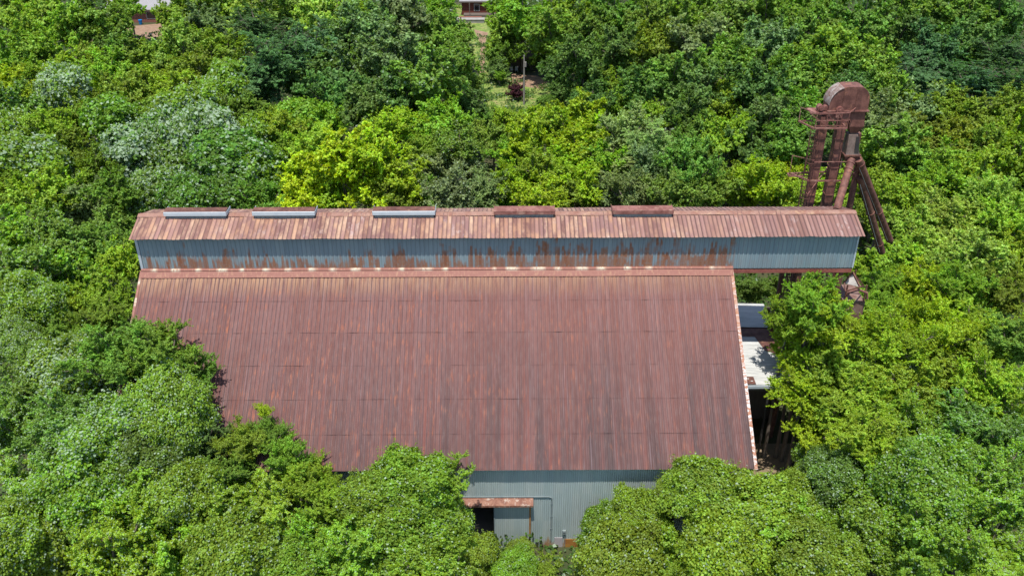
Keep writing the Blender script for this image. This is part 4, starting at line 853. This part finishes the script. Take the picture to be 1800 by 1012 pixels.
# picture position of the crown's middle, its half width there, kind, colour, share of pale leaves, height of the crown's middle
TR = [
 # far left and top
 (20,15,50,'oak','G',0,9),(70,35,55,'oak','G',0,9),(125,45,50,'oak','G',0,9),(185,38,52,'oak','M',0,9),(60,88,50,'oak','G',0,8),(205,86,38,'oak','M',0,6),(10,95,42,'oak','G',0,8),(155,95,35,'fine','F',0,6),(225,8,28,'oak','G',0,7),
 (120,125,48,'fine','L',0,7),(185,130,55,'fine','L',0,7),(255,115,55,'fine','O',0,8),(310,85,62,'fine','F',0,9),(365,50,60,'fine','S',0,10),(300,28,34,'oak','G',0,8),(345,12,42,'oak','G',0,9),(410,22,50,'oak','F',0,9),(380,95,60,'fine','O',0,9),
 (455,45,50,'feather','B',0,10),(480,95,62,'feather','B',0,11),(540,75,55,'feather','B',0,10),(500,10,48,'oak','M',0,9),(560,28,50,'oak','F',0,9),(612,22,42,'fine','L',0,9),(455,140,50,'feather','B',0,9),
 (540,130,60,'oak','D',0,9),(600,85,55,'oak','D',.05,10),(590,160,55,'oak','D',0,9),
 (25,150,48,'fine','y',0,8),(75,135,40,'fine','L',0,7),(110,165,48,'kudzu','K',.5,8),(30,195,55,'oak','M',.12,8),(170,195,52,'fine','O',0,8),(235,165,55,'fine','O',0,8),(295,160,55,'fine','L',0,8),(350,140,55,'fine','O',0,8),(400,165,55,'kudzu','K',.12,9),(330,195,52,'kudzu','K',.18,9),(440,195,45,'fine','M',0,8),(280,205,45,'fine','O',0,7),
 (85,215,42,'fine','L',0,8),(130,225,45,'fine','O',0,7),(200,215,48,'kudzu','K',.12,8),(15,245,50,'kudzu','K',.2,8),(250,225,40,'kudzu','k',.2,7),
 (235,275,70,'kudzu','k',.60,9),(300,245,62,'kudzu','k',.55,9),(365,245,62,'kudzu','k',.5,9),(310,300,60,'kudzu','k',.3,8),(400,285,60,'kudzu','k',.15,8),(450,250,48,'kudzu','K',.15,8),(455,310,50,'kudzu','K',.2,7),
 (55,290,60,'kudzu','K',.2,8),(120,260,52,'fine','O',0,8),(165,300,52,'fine','O',0,8),(20,330,55,'fine','O',0,8),(90,340,58,'fine','L',0,8),(150,360,55,'fine','S',0,8),(205,335,50,'fine','M',0,8),(205,395,48,'fine','M',0,8),(260,340,50,'kudzu','k',.3,7),(330,350,48,'kudzu','k',.15,7),(400,345,50,'kudzu','k',.15,7),(460,350,45,'fine','M',0,6),(250,365,40,'fine','M',.1,7),
 # centre behind the ridge
 (490,225,42,'shoot','L',0,9),(530,215,45,'kudzu','G',0,9),(575,220,48,'shoot','L',0,9),(500,270,42,'shoot','G',0,8),(555,255,45,'shoot','L',0,8),
 (545,300,52,'oak','Y',0,9),(600,275,56,'oak','Y',0,10),(655,270,52,'oak','Y',0,10),(700,305,45,'oak','y',0,8),(525,345,45,'fine','Y',0,7),(585,335,50,'fine','y',0,7),(645,325,50,'fine','Y',0,8),(690,350,45,'fine','O',0,6),
 (640,120,62,'oak','D',.08,11),(650,50,60,'oak','S',0,11),(700,95,62,'oak','S',0,12),(705,25,55,'oak','S',0,11),(766,62,52,'oak','M',0,11),(765,130,60,'oak','M',.05,11),(768,12,36,'oak','G',0,10),(700,165,55,'oak','D',.05,10),(640,185,50,'oak','D',0,9),(806,106,38,'oak','M',0,10),(824,182,40,'oak','D',0,9),(798,72,34,'oak','M',0,10),
 (700,220,42,'shoot','y',0,9),(660,215,40,'shoot','L',0,8),(745,225,50,'oak','G',0,9),(790,210,48,'oak','G',0,9),(730,180,45,'oak','G',0,9),(745,265,40,'shoot','G',0,8),(828,230,28,'fine','F',0,6),(805,255,44,'fine','M',.05,8),
 (765,305,50,'fine','S',.08,8),(820,300,52,'fine','S',.08,8),(790,345,50,'fine','S',.05,7),(850,340,45,'fine','S',0,7),(740,345,42,'fine','M',0,6),
 (868,245,34,'fine','F',0,6),(895,215,32,'shoot','L',0,6),(925,240,45,'oak','y',0,8),(975,225,48,'oak','L',0,8),(1020,205,45,'oak','y',0,8),(1055,230,42,'oak','Y',0,8),(1010,250,44,'oak','y',0,8),(900,275,42,'shoot','G',0,7),(955,215,34,'shoot','y',0,7),
 (950,295,48,'fine','L',0,8),(1000,295,50,'fine','y',0,8),(905,320,45,'fine','y',0,7),(950,345,46,'fine','y',0,7),(1030,325,50,'fine','y',0,7),(1055,280,40,'oak','L',0,7),(895,352,35,'fine','L',0,6),(1000,352,45,'fine','O',0,6),
 (1100,235,48,'shoot','T',0,9),(1140,245,46,'feather','T',0,9),(1090,285,50,'feather','T',0,8),(1150,300,58,'shoot','S',0,9),(1210,290,55,'shoot','M',0,9),(1120,345,48,'shoot','S',0,7),(1185,345,50,'shoot','M',0,7),(1250,330,48,'shoot','M',0,8),(1075,335,40,'fine','S',0,7),(1145,205,34,'shoot','G',0,8),
 # around the clearing
 (886,60,40,'oak','G',0,6.5),(920,30,52,'oak','G',0,11),(882,98,30,'oak','M',0,4),(965,60,48,'oak','M',0,9),(1000,25,52,'oak','G',0,11),(1045,55,50,'oak','k',0,10),(985,115,36,'oak','D',0,5),(955,108,22,'oak','k',0,3),(990,160,24,'oak','D',0,3),(960,180,16,'kudzu','k',0,1.6),(1010,188,26,'oak','k',0,4),(1025,100,45,'oak','D',0,10),(1085,30,50,'oak','M',0,10),(1090,90,50,'oak','D',0,10),(1030,150,42,'oak','k',0,8),(1075,150,42,'oak','G',0,8),(1095,180,42,'oak','G',0,7),(1045,180,36,'oak','D',0,7),(1130,150,45,'oak','D',0,10),(893,8,34,'oak','G',0,10),(876,118,22,'oak','D',0,3),(878,133,12,'shoot','L',0,2.0),(862,88,10,'oak','M',0,2.2),
 # upper right hillside
 (1135,35,45,'oak','M',0,11),(1155,85,52,'oak','O',0,11),(1180,140,52,'oak','M',0,11),(1185,40,52,'oak','M',0,11),(1230,75,56,'oak','S',0,12),(1225,20,50,'oak','M',0,11),(1275,120,58,'oak','M',0,12),(1285,55,58,'oak','M',0,12),(1285,8,45,'oak','S',0,11),(1225,150,52,'oak','D',0,11),(1210,200,48,'oak','D',0,10),(1340,90,62,'oak','S',0,12),(1345,30,58,'oak','M',0,11),(1335,150,58,'oak','D',0,12),(1400,60,55,'oak','M',0,12),(1395,12,50,'oak','G',0,11),(1400,130,60,'oak','M',0,12),(1460,85,60,'oak','G',0,12),(1455,25,52,'oak','M',0,11),(1530,110,58,'oak','M',0,12),(1520,45,56,'oak','M',0,12),(1560,160,52,'oak','M',0,11),(1500,165,50,'oak','D',0,10),
 (1275,185,44,'shoot','L',0,10),(1290,235,48,'shoot','L',0,9),(1255,240,46,'oak','G',0,9),(1350,205,52,'oak','D',0,10),(1325,265,52,'oak','D',0,9),(1400,195,50,'oak','M',0,10),(1385,250,46,'oak','M',0,9),(1450,190,44,'oak','M',0,10),(1215,245,45,'oak','k',0,8),(1445,240,46,'oak','D',0,9),
 (1585,60,52,'oak','D',0,11),(1580,15,48,'oak','M',0,11),(1640,25,52,'oak','D',0,11),(1640,85,52,'oak','B',0,11),(1700,20,50,'oak','M',0,11),(1700,75,52,'oak','D',0,11),(1760,30,52,'oak','D',0,11),(1765,85,52,'feather','B',0,11),(1615,130,48,'feather','B',0,10),(1665,140,46,'feather','B',0,9),(1725,135,55,'feather','B',0,10),(1785,140,50,'feather','B',0,10),
 (1540,210,55,'oak','S',0,10),(1600,195,55,'oak','S',0,10),(1570,255,55,'oak','M',0,9),(1655,190,52,'fine','O',0,9),(1710,205,55,'fine','O',0,9),(1765,195,50,'fine','O',0,9),(1630,245,50,'fine','O',0,9),(1690,255,52,'fine','O',0,9),(1660,285,48,'fine','L',0,8),(1740,260,48,'fine','O',0,8),(1785,225,52,'oak','y',0,9),(1790,275,50,'oak','L',0,9),(1730,300,48,'oak','L',0,8),(1600,300,48,'oak','M',0,8),
 # behind and right of the tower
 (1340,320,46,'shoot','y',0,9),(1300,330,42,'shoot','L',0,8),(1385,315,46,'shoot','y',0,8),(1330,350,40,'shoot','y',0,7),(1400,275,40,'shoot','F',0,8),(1430,330,42,'shoot','y',0,7),(1380,352,42,'shoot','L',0,7),(1530,290,45,'shoot','L',0,8),(1485,330,45,'shoot','L',0,7),(1545,335,48,'shoot','L',0,7),
 (1590,350,50,'fine','L',0,8),(1640,325,50,'fine','L',0,8),(1690,345,52,'fine','L',0,8),(1745,345,52,'fine','F',0,8),(1790,330,48,'fine','L',0,8),(1545,385,42,'shoot','G',0,6),(1600,400,52,'fine','F',0,8),(1660,385,55,'fine','F',0,8),(1725,395,55,'fine','F',0,8),(1785,390,50,'fine','L',0,8),
 (1585,455,56,'fine','L',0,8),(1645,440,58,'fine','F',0,9),(1710,450,60,'fine','F',0,9),(1775,445,55,'fine','L',0,8),(1560,510,52,'fine','L',0,8),(1620,505,60,'fine','y',0,9),(1690,515,65,'fine','L',0,9),(1765,515,60,'fine','O',0,8),(1500,470,30,'shoot','L',0,5),
 # right middle
 (1320,508,32,'fine','k',0,4.5),(1362,505,30,'fine','k',0,5),(1425,535,58,'fine','L',0,10),(1385,562,44,'fine','L',0,9),(1455,560,60,'fine','y',0,10),(1520,555,55,'fine','L',0,9),(1398,615,50,'fine','y',0,9),(1470,630,66,'fine','L',0,9),(1560,600,70,'fine','y',0,10),(1640,580,70,'shoot','y',0,10),(1720,590,72,'fine','L',0,10),(1785,600,60,'oak','M',0,9),
 (1410,690,52,'fine','y',0,9),(1440,745,58,'fine','y',0,8),(1500,700,70,'fine','L',0,9),(1580,680,72,'oak','L',0,9),(1660,670,76,'fine','O',0,9),(1745,685,76,'fine','L',0,9),(1520,765,60,'fine','L',0,9),(1600,760,76,'fine','L',.05,9),(1690,755,80,'fine','M',.1,9),(1780,770,75,'oak','M',.1,9),(1432,806,40,'kudzu','K',.1,5),
 (1470,845,58,'kudzu','k',.1,6),(1540,840,72,'fine','L',.05,8),(1630,850,84,'kudzu','K',.12,8),(1730,850,86,'fine','L',.1,8),(1790,880,70,'fine','M',.05,8),(1540,930,80,'kudzu','K',.1,7),(1640,945,90,'oak','G',.05,7),(1740,955,86,'feather','L',.1,7),(1475,925,66,'kudzu','K',.05,5),(1800,1000,80,'feather','L',.0,7),
 # bottom right mound
 (1228,868,68,'kudzu','K',.05,6),(1300,895,80,'kudzu','K',.05,6),(1388,888,60,'kudzu','K',.05,6),(1122,914,54,'kudzu','K',.05,4.5),(1072,935,54,'kudzu','K',.08,3.6),(1180,960,85,'oak','G',.03,5),(1270,975,88,'kudzu','K',.05,5.5),(1365,965,82,'oak','G',.04,5.5),(1090,995,75,'kudzu','K',.05,4.5),(1435,985,75,'kudzu','K',.05,5.5),(1188,862,32,'kudzu','O',.05,5),
 # bottom middle and left
 (715,855,72,'kudzu','K',.05,6),(778,848,52,'shoot','G',.03,6),(660,885,64,'kudzu','K',.05,5),(585,885,56,'shoot','L',0,6),(625,960,80,'oak','G',.05,5.5),(715,950,84,'kudzu','K',.05,5.5),(785,920,52,'kudzu','K',.06,4.5),(835,978,46,'kudzu','K',.05,3),(905,1000,44,'kudzu','K',.05,2.4),(540,965,80,'shoot','G',.05,6),(770,1010,80,'oak','G',.05,4.5),(915,968,26,'kudzu','K',.05,1.8),(960,1008,34,'shoot','O',.0,1.5),
 (210,620,80,'fine','M',0,11),(285,625,72,'fine','M',0,12),(335,665,55,'fine','M',0,12),(305,715,72,'kudzu','K',.15,11),(130,670,80,'kudzu','K',.35,10),(60,655,70,'fine','M',.1,10),(40,740,80,'oak','M',.15,10),(120,750,80,'fine','M',.1,10),(195,775,85,'kudzu','K',.30,10),(270,790,72,'kudzu','k',.12,9),(355,770,50,'fine','D',0,8),
 (60,850,90,'oak','G',.15,8),(150,870,90,'kudzu','K',.15,8),(240,880,84,'fine','L',.05,7),(320,880,76,'kudzu','K',.1,6),(400,830,52,'fine','M',0,6),(425,780,48,'shoot','O',0,8),(470,765,36,'shoot','M',0,9),(463,722,15,'shoot','y',0,12),(505,810,50,'shoot','G',0,7),(400,905,78,'oak','G',.05,6),(480,890,70,'oak','G',.05,6),(535,850,50,'shoot','L',0,6),(90,960,95,'kudzu','K',.1,7),(200,975,95,'fine','L',.08,7),(310,970,88,'oak','G',.05,6),(415,985,86,'kudzu','K',.08,6),(500,1000,60,'kudzu','K',.05,5),(5,960,80,'kudzu','K',.15,8),
 # left middle
 (35,410,56,'fine','L',.05,8),(100,415,58,'fine','M',.05,8),(165,435,56,'fine','M',0,8),(215,460,45,'fine','L',0,8),(40,475,60,'oak','M',.1,8),(110,485,62,'oak','G',.05,8),(175,505,52,'fine','L',0,8),(40,545,62,'kudzu','K',.15,8),(110,550,58,'fine','L',0,7),(180,565,52,'fine','O',0,7),(20,600,52,'kudzu','K',.3,8),(215,530,34,'fine','L',0,7),(90,600,55,'fine','M',0,9),
 (1535,528,34,'fine','L',0,9),(868,202,22,'fine','F',0,3.5),(908,160,17,'shoot','R',0,1.6),(816,52,15,'oak','M',0,3.5),(822,92,15,'oak','D',0,4),(834,145,17,'oak','M',0,4),(846,212,22,'shoot','M',0,4),(884,208,20,'fine','L',0,3.5),(866,40,15,'oak','G',0,4),(868,72,11,'oak','M',0,2.5),
]
# keep crowns out of the buildings: slide those that would cut a roof along their line of sight (nearer = taller in front, lower behind)
def roof_z(x, y):
    z = -9
    if XL-.3 < x < XR+.3:
        if Y0-.2 < y < Y1: z = Z0+(y-Y0)*(Z1-Z0)/(Y1-Y0)
        elif y <= YB and y >= Y1: z = ZR+.3
        elif YB < y < YB+(Y1-Y0): z = Z1-(y-YB)*(Z1-Z0)/(Y1-Y0)
    elif XR < x < XM+.4 and Y1-.4 < y < YB+.4: z = ZR
    if SX0 < x < SX1+.2 and 57 < y < 69: z = max(z, 8.5)
    return z
def clash(c, R, vr):
    worst = 0
    for dx in np.linspace(-1, 1, 9):
        for dy in np.linspace(-1, 1, 9):
            q = dx*dx+dy*dy
            if q > 1: continue
            zb = c[2]-vr*sqrt(1-q)*.75
            worst = max(worst, roof_z(c[0]+dx*R*.88, c[1]+dy*R*.88)-zb)
    return worst
AZ = {}
items = []
rt = random.Random(5)
for (px, py, rp, kind, colr, pal, zc) in TR:
    if zc > 4: zc *= rt.uniform(.82, 1.22)
    c = atz(px, py, zc); behind = c[1] > 66 and py < 420
    for it in range(80):
        R = rp*depth(c)/FPX*1.04
        if clash(c, R, R*.62) < .35: break
        v = ray(px, py); v = v/v[1]; c = c+v*(.5 if behind else -.4)
    items.append(dict(px=px, py=py, c=c, R=R, kind=kind, col=colr, pal=pal))
print('trees', len(items), 'lowest', min(i['c'][2] for i in items), 'highest', max(i['c'][2] for i in items))
for i in items:
    if i['c'][2] > 13.5 or i['c'][2] < 2: print('odd', i['px'], i['py'], [round(float(q), 1) for q in i['c']], round(i['R'], 1))
# labels: look + nearest landmark + which side of it, then an ordinal among those still alike
LM = [('the brick house', 252, 20), ('the red cabin', 842, 22), ('the utility pole', 921, 140), ('the elevator head', 1487, 190), ('the discharge pipes', 1530, 370), ('the leftmost roof vent', 348, 372), ('the second roof vent', 503, 372), ('the middle roof vent', 712, 370), ('the fourth roof vent', 921, 368), ('the rightmost roof vent', 1128, 367), ('the gallery\'s right end', 1510, 440), ('the gallery\'s left end', 232, 430), ('the pale side shed', 1340, 620), ('the sliding door', 900, 905), ('the lower right roof corner', 1328, 815), ('the lower left roof edge', 560, 828),
      ('the top right corner', 1790, 10), ('the top left corner', 10, 10), ('the bottom left corner', 10, 1000), ('the bottom right corner', 1790, 1000), ('the right picture edge', 1795, 520), ('the left picture edge', 5, 560)]
def where(px, py):
    n, lx, ly = min(LM, key=lambda l: (l[1]-px)**2+((l[2]-py)*1.3)**2); dx, dy = px-lx, py-ly
    if (n.endswith('corner') and 'roof' not in n) or 'picture' in n: return 'near '+n
    if abs(dx) > abs(dy)*1.6: s = 'left of' if dx < 0 else 'right of'
    elif dy < 0: s = 'beyond'
    else: s = 'before'
    return s+' '+n
ORD = ['', 'first', 'second', 'third', 'fourth', 'fifth', 'sixth', 'seventh', 'eighth', 'ninth', 'tenth']
NUM = ['', 'one', 'two', 'three', 'four', 'five', 'six', 'seven', 'eight', 'nine', 'ten', 'eleven', 'twelve']
groups = {}
for i in items:
    nm, kn, cat = KNAME[i['kind']]; small = i['R'] < 2.2
    look = CNAME[i['col']]+(' silvery' if i['pal'] >= .38 else '')
    if i['col'] == 'R': kn = 'leafy shrub'; nm = 'burgundy_shrub'; cat = 'shrub'
    if small and cat == 'tree': look = 'small '+look
    i['nm'] = nm; i['cat'] = cat; i['lab'] = look+' '+kn+' '+where(i['px'], i['py']); groups.setdefault(i['lab'], []).append(i)
for lab, g_ in groups.items():
    if len(g_) == 1: continue
    xs = [i['px'] for i in g_]; ys = [i['py'] for i in g_]; hor = (max(xs)-min(xs)) >= (max(ys)-min(ys))
    g_.sort(key=lambda i: i['px'] if hor else -i['py'])
    for k, i in enumerate(g_):
        e1 = 'leftmost' if hor else 'nearest'; e2 = 'rightmost' if hor else 'farthest'
        i['lab'] = lab+', '+(e1 if k == 0 else e2 if k == len(g_)-1 else ('middle' if len(g_) == 3 else ORD[k+1]+' from '+('left' if hor else 'front')))+(' of '+NUM[len(g_)])
GR = dict(oak='broadleaf trees of the wood', fine='small-leaved trees of the wood', kudzu='vine-covered trees round the warehouse', feather='feathery-leaved trees of the wood', shoot='bushy upright trees of the wood')
use = {}
for i in items:
    lod = 0 if i['c'][1] < 72 else 1
    ps = PROTO[(i['kind'], lod)]; k = use.get((i['kind'], lod), 0); use[(i['kind'], lod)] = k+1
    cm, tm = ps[k % len(ps)]; c, R = i['c'], i['R']
    e = empty(i['nm'], (c[0], c[1], 0), i['lab'], i['cat'], GR[i['kind']] if i['col'] != 'R' else None)
    rz = rt.uniform(0, 2*pi); sx = rt.choice((-1, 1))
    o = bpy.data.objects.new('crown', cm); COL.objects.link(o); o.parent = e
    vz = {'kudzu': 1.0, 'oak': 1.0, 'fine': .95, 'feather': .9, 'shoot': 1.05}[i['kind']]*rt.uniform(.9, 1.12)
    o.location = (0, 0, c[2]-.15*R); o.rotation_euler = (rt.uniform(-.22, .22), rt.uniform(-.22, .22), rz); q = rt.uniform(.86, 1.18); o.scale = (sx*R*q, R/q*rt.uniform(.98, 1.06), R*vz)
    j = lambda v, s: max(0., v*rt.uniform(1-s, 1+s)); cc = COLS[i['col']]; br = rt.uniform(.88, 1.12)
    o.color = (j(cc[0], .12)*br, j(cc[1], .05)*br, j(cc[2], .15)*br, i['pal'])
    t = bpy.data.objects.new('trunk', tm[0]); COL.objects.link(t); t.parent = e; t.location = (0, 0, 0); t.rotation_euler = (0, 0, rz); t.scale = (sx*R, R, max(.3, c[2]-.75*R))
    t = bpy.data.objects.new('limbs', tm[1]); COL.objects.link(t); t.parent = e; t.location = o.location; t.rotation_euler = o.rotation_euler; t.scale = o.scale

# ------------------------------------------------------------------ undergrowth between the trees (nobody could count it)
rg = np.random.default_rng(99); n = 230000
yy = 30+(rg.random(n)**1.5)*235; xx = (rg.random(n)*2-1)*(32+yy*.52)
hn = (np.sin(xx*.55+np.sin(yy*.31)*2)+np.sin(yy*.47+xx*.21+1.3)+np.sin(xx*.17-yy*.23))/3
hz = np.clip(1.0+hn*1.4, .1, 2.6)*rg.random(n)**.5+.1
ok = ~((xx > XL-.3) & (xx < XR+.2) & (yy > YW-.1) & (yy < YBW+.2)) & ~((xx > 17) & (xx < 24) & (yy > 46) & (yy < 69.2))
def inpoly(x, y, P):
    r = np.zeros(len(x), bool); k = len(P)
    for i in range(k):
        (x1, y1), (x2, y2) = P[i], P[(i+1) % k]; c = ((y1 > y) != (y2 > y)) & (x < (x2-x1)*(y-y1)/((y2-y1)+1e-12)+x1); r ^= c
    return r
lawn = gp((800, 5), (880, 5), (872, 70), (868, 130), (905, 125), (1000, 130), (1010, 190), (960, 215), (830, 240), (845, 200), (835, 120), (805, 60))
ok &= ~inpoly(xx, yy, lawn); ok &= ~inpoly(xx, yy, gp((228, 5), (285, 5), (300, 62), (190, 75), (228, 45)))
door = (np.abs(xx-4.5) < 1.9) & (yy > 43.5) & (yy < 48.6); hz = np.where(door, hz*.3, hz)
xx, yy, hz = xx[ok], yy[ok], hz[ok]; n = len(xx); C = np.stack([xx, yy, hz], 1)
cl = (np.sin(np.floor(xx/1.6)*12.9+np.floor(yy/1.6)*78.2)*43758.5) % 1
LP = np.array(gp((832, 60), (866, 66), (870, 130), (905, 140), (975, 150), (1000, 190), (960, 212), (850, 225), (852, 190), (843, 120)))
wx = rg.uniform(LP[:, 0].min(), LP[:, 0].max(), 26000); wy = rg.uniform(LP[:, 1].min(), LP[:, 1].max(), 26000); wk = inpoly(wx, wy, [tuple(p) for p in LP]) & (np.sin(wx*.9+np.sin(wy*.6)*2)+np.sin(wy*.7-wx*.4)+rg.normal(size=26000)*.7 > .35)
wx, wy = wx[wk], wy[wk]; C = np.concatenate([C, np.stack([wx, wy, rg.uniform(.05, .35, len(wx))], 1)]); yy = np.concatenate([yy, np.full(len(wx), 40.)]); xx = C[:, 0]; n = len(C)
cl = (np.sin(np.floor(C[:, 0]/1.6)*12.9+np.floor(C[:, 1]/1.6)*78.2)*43758.5) % 1
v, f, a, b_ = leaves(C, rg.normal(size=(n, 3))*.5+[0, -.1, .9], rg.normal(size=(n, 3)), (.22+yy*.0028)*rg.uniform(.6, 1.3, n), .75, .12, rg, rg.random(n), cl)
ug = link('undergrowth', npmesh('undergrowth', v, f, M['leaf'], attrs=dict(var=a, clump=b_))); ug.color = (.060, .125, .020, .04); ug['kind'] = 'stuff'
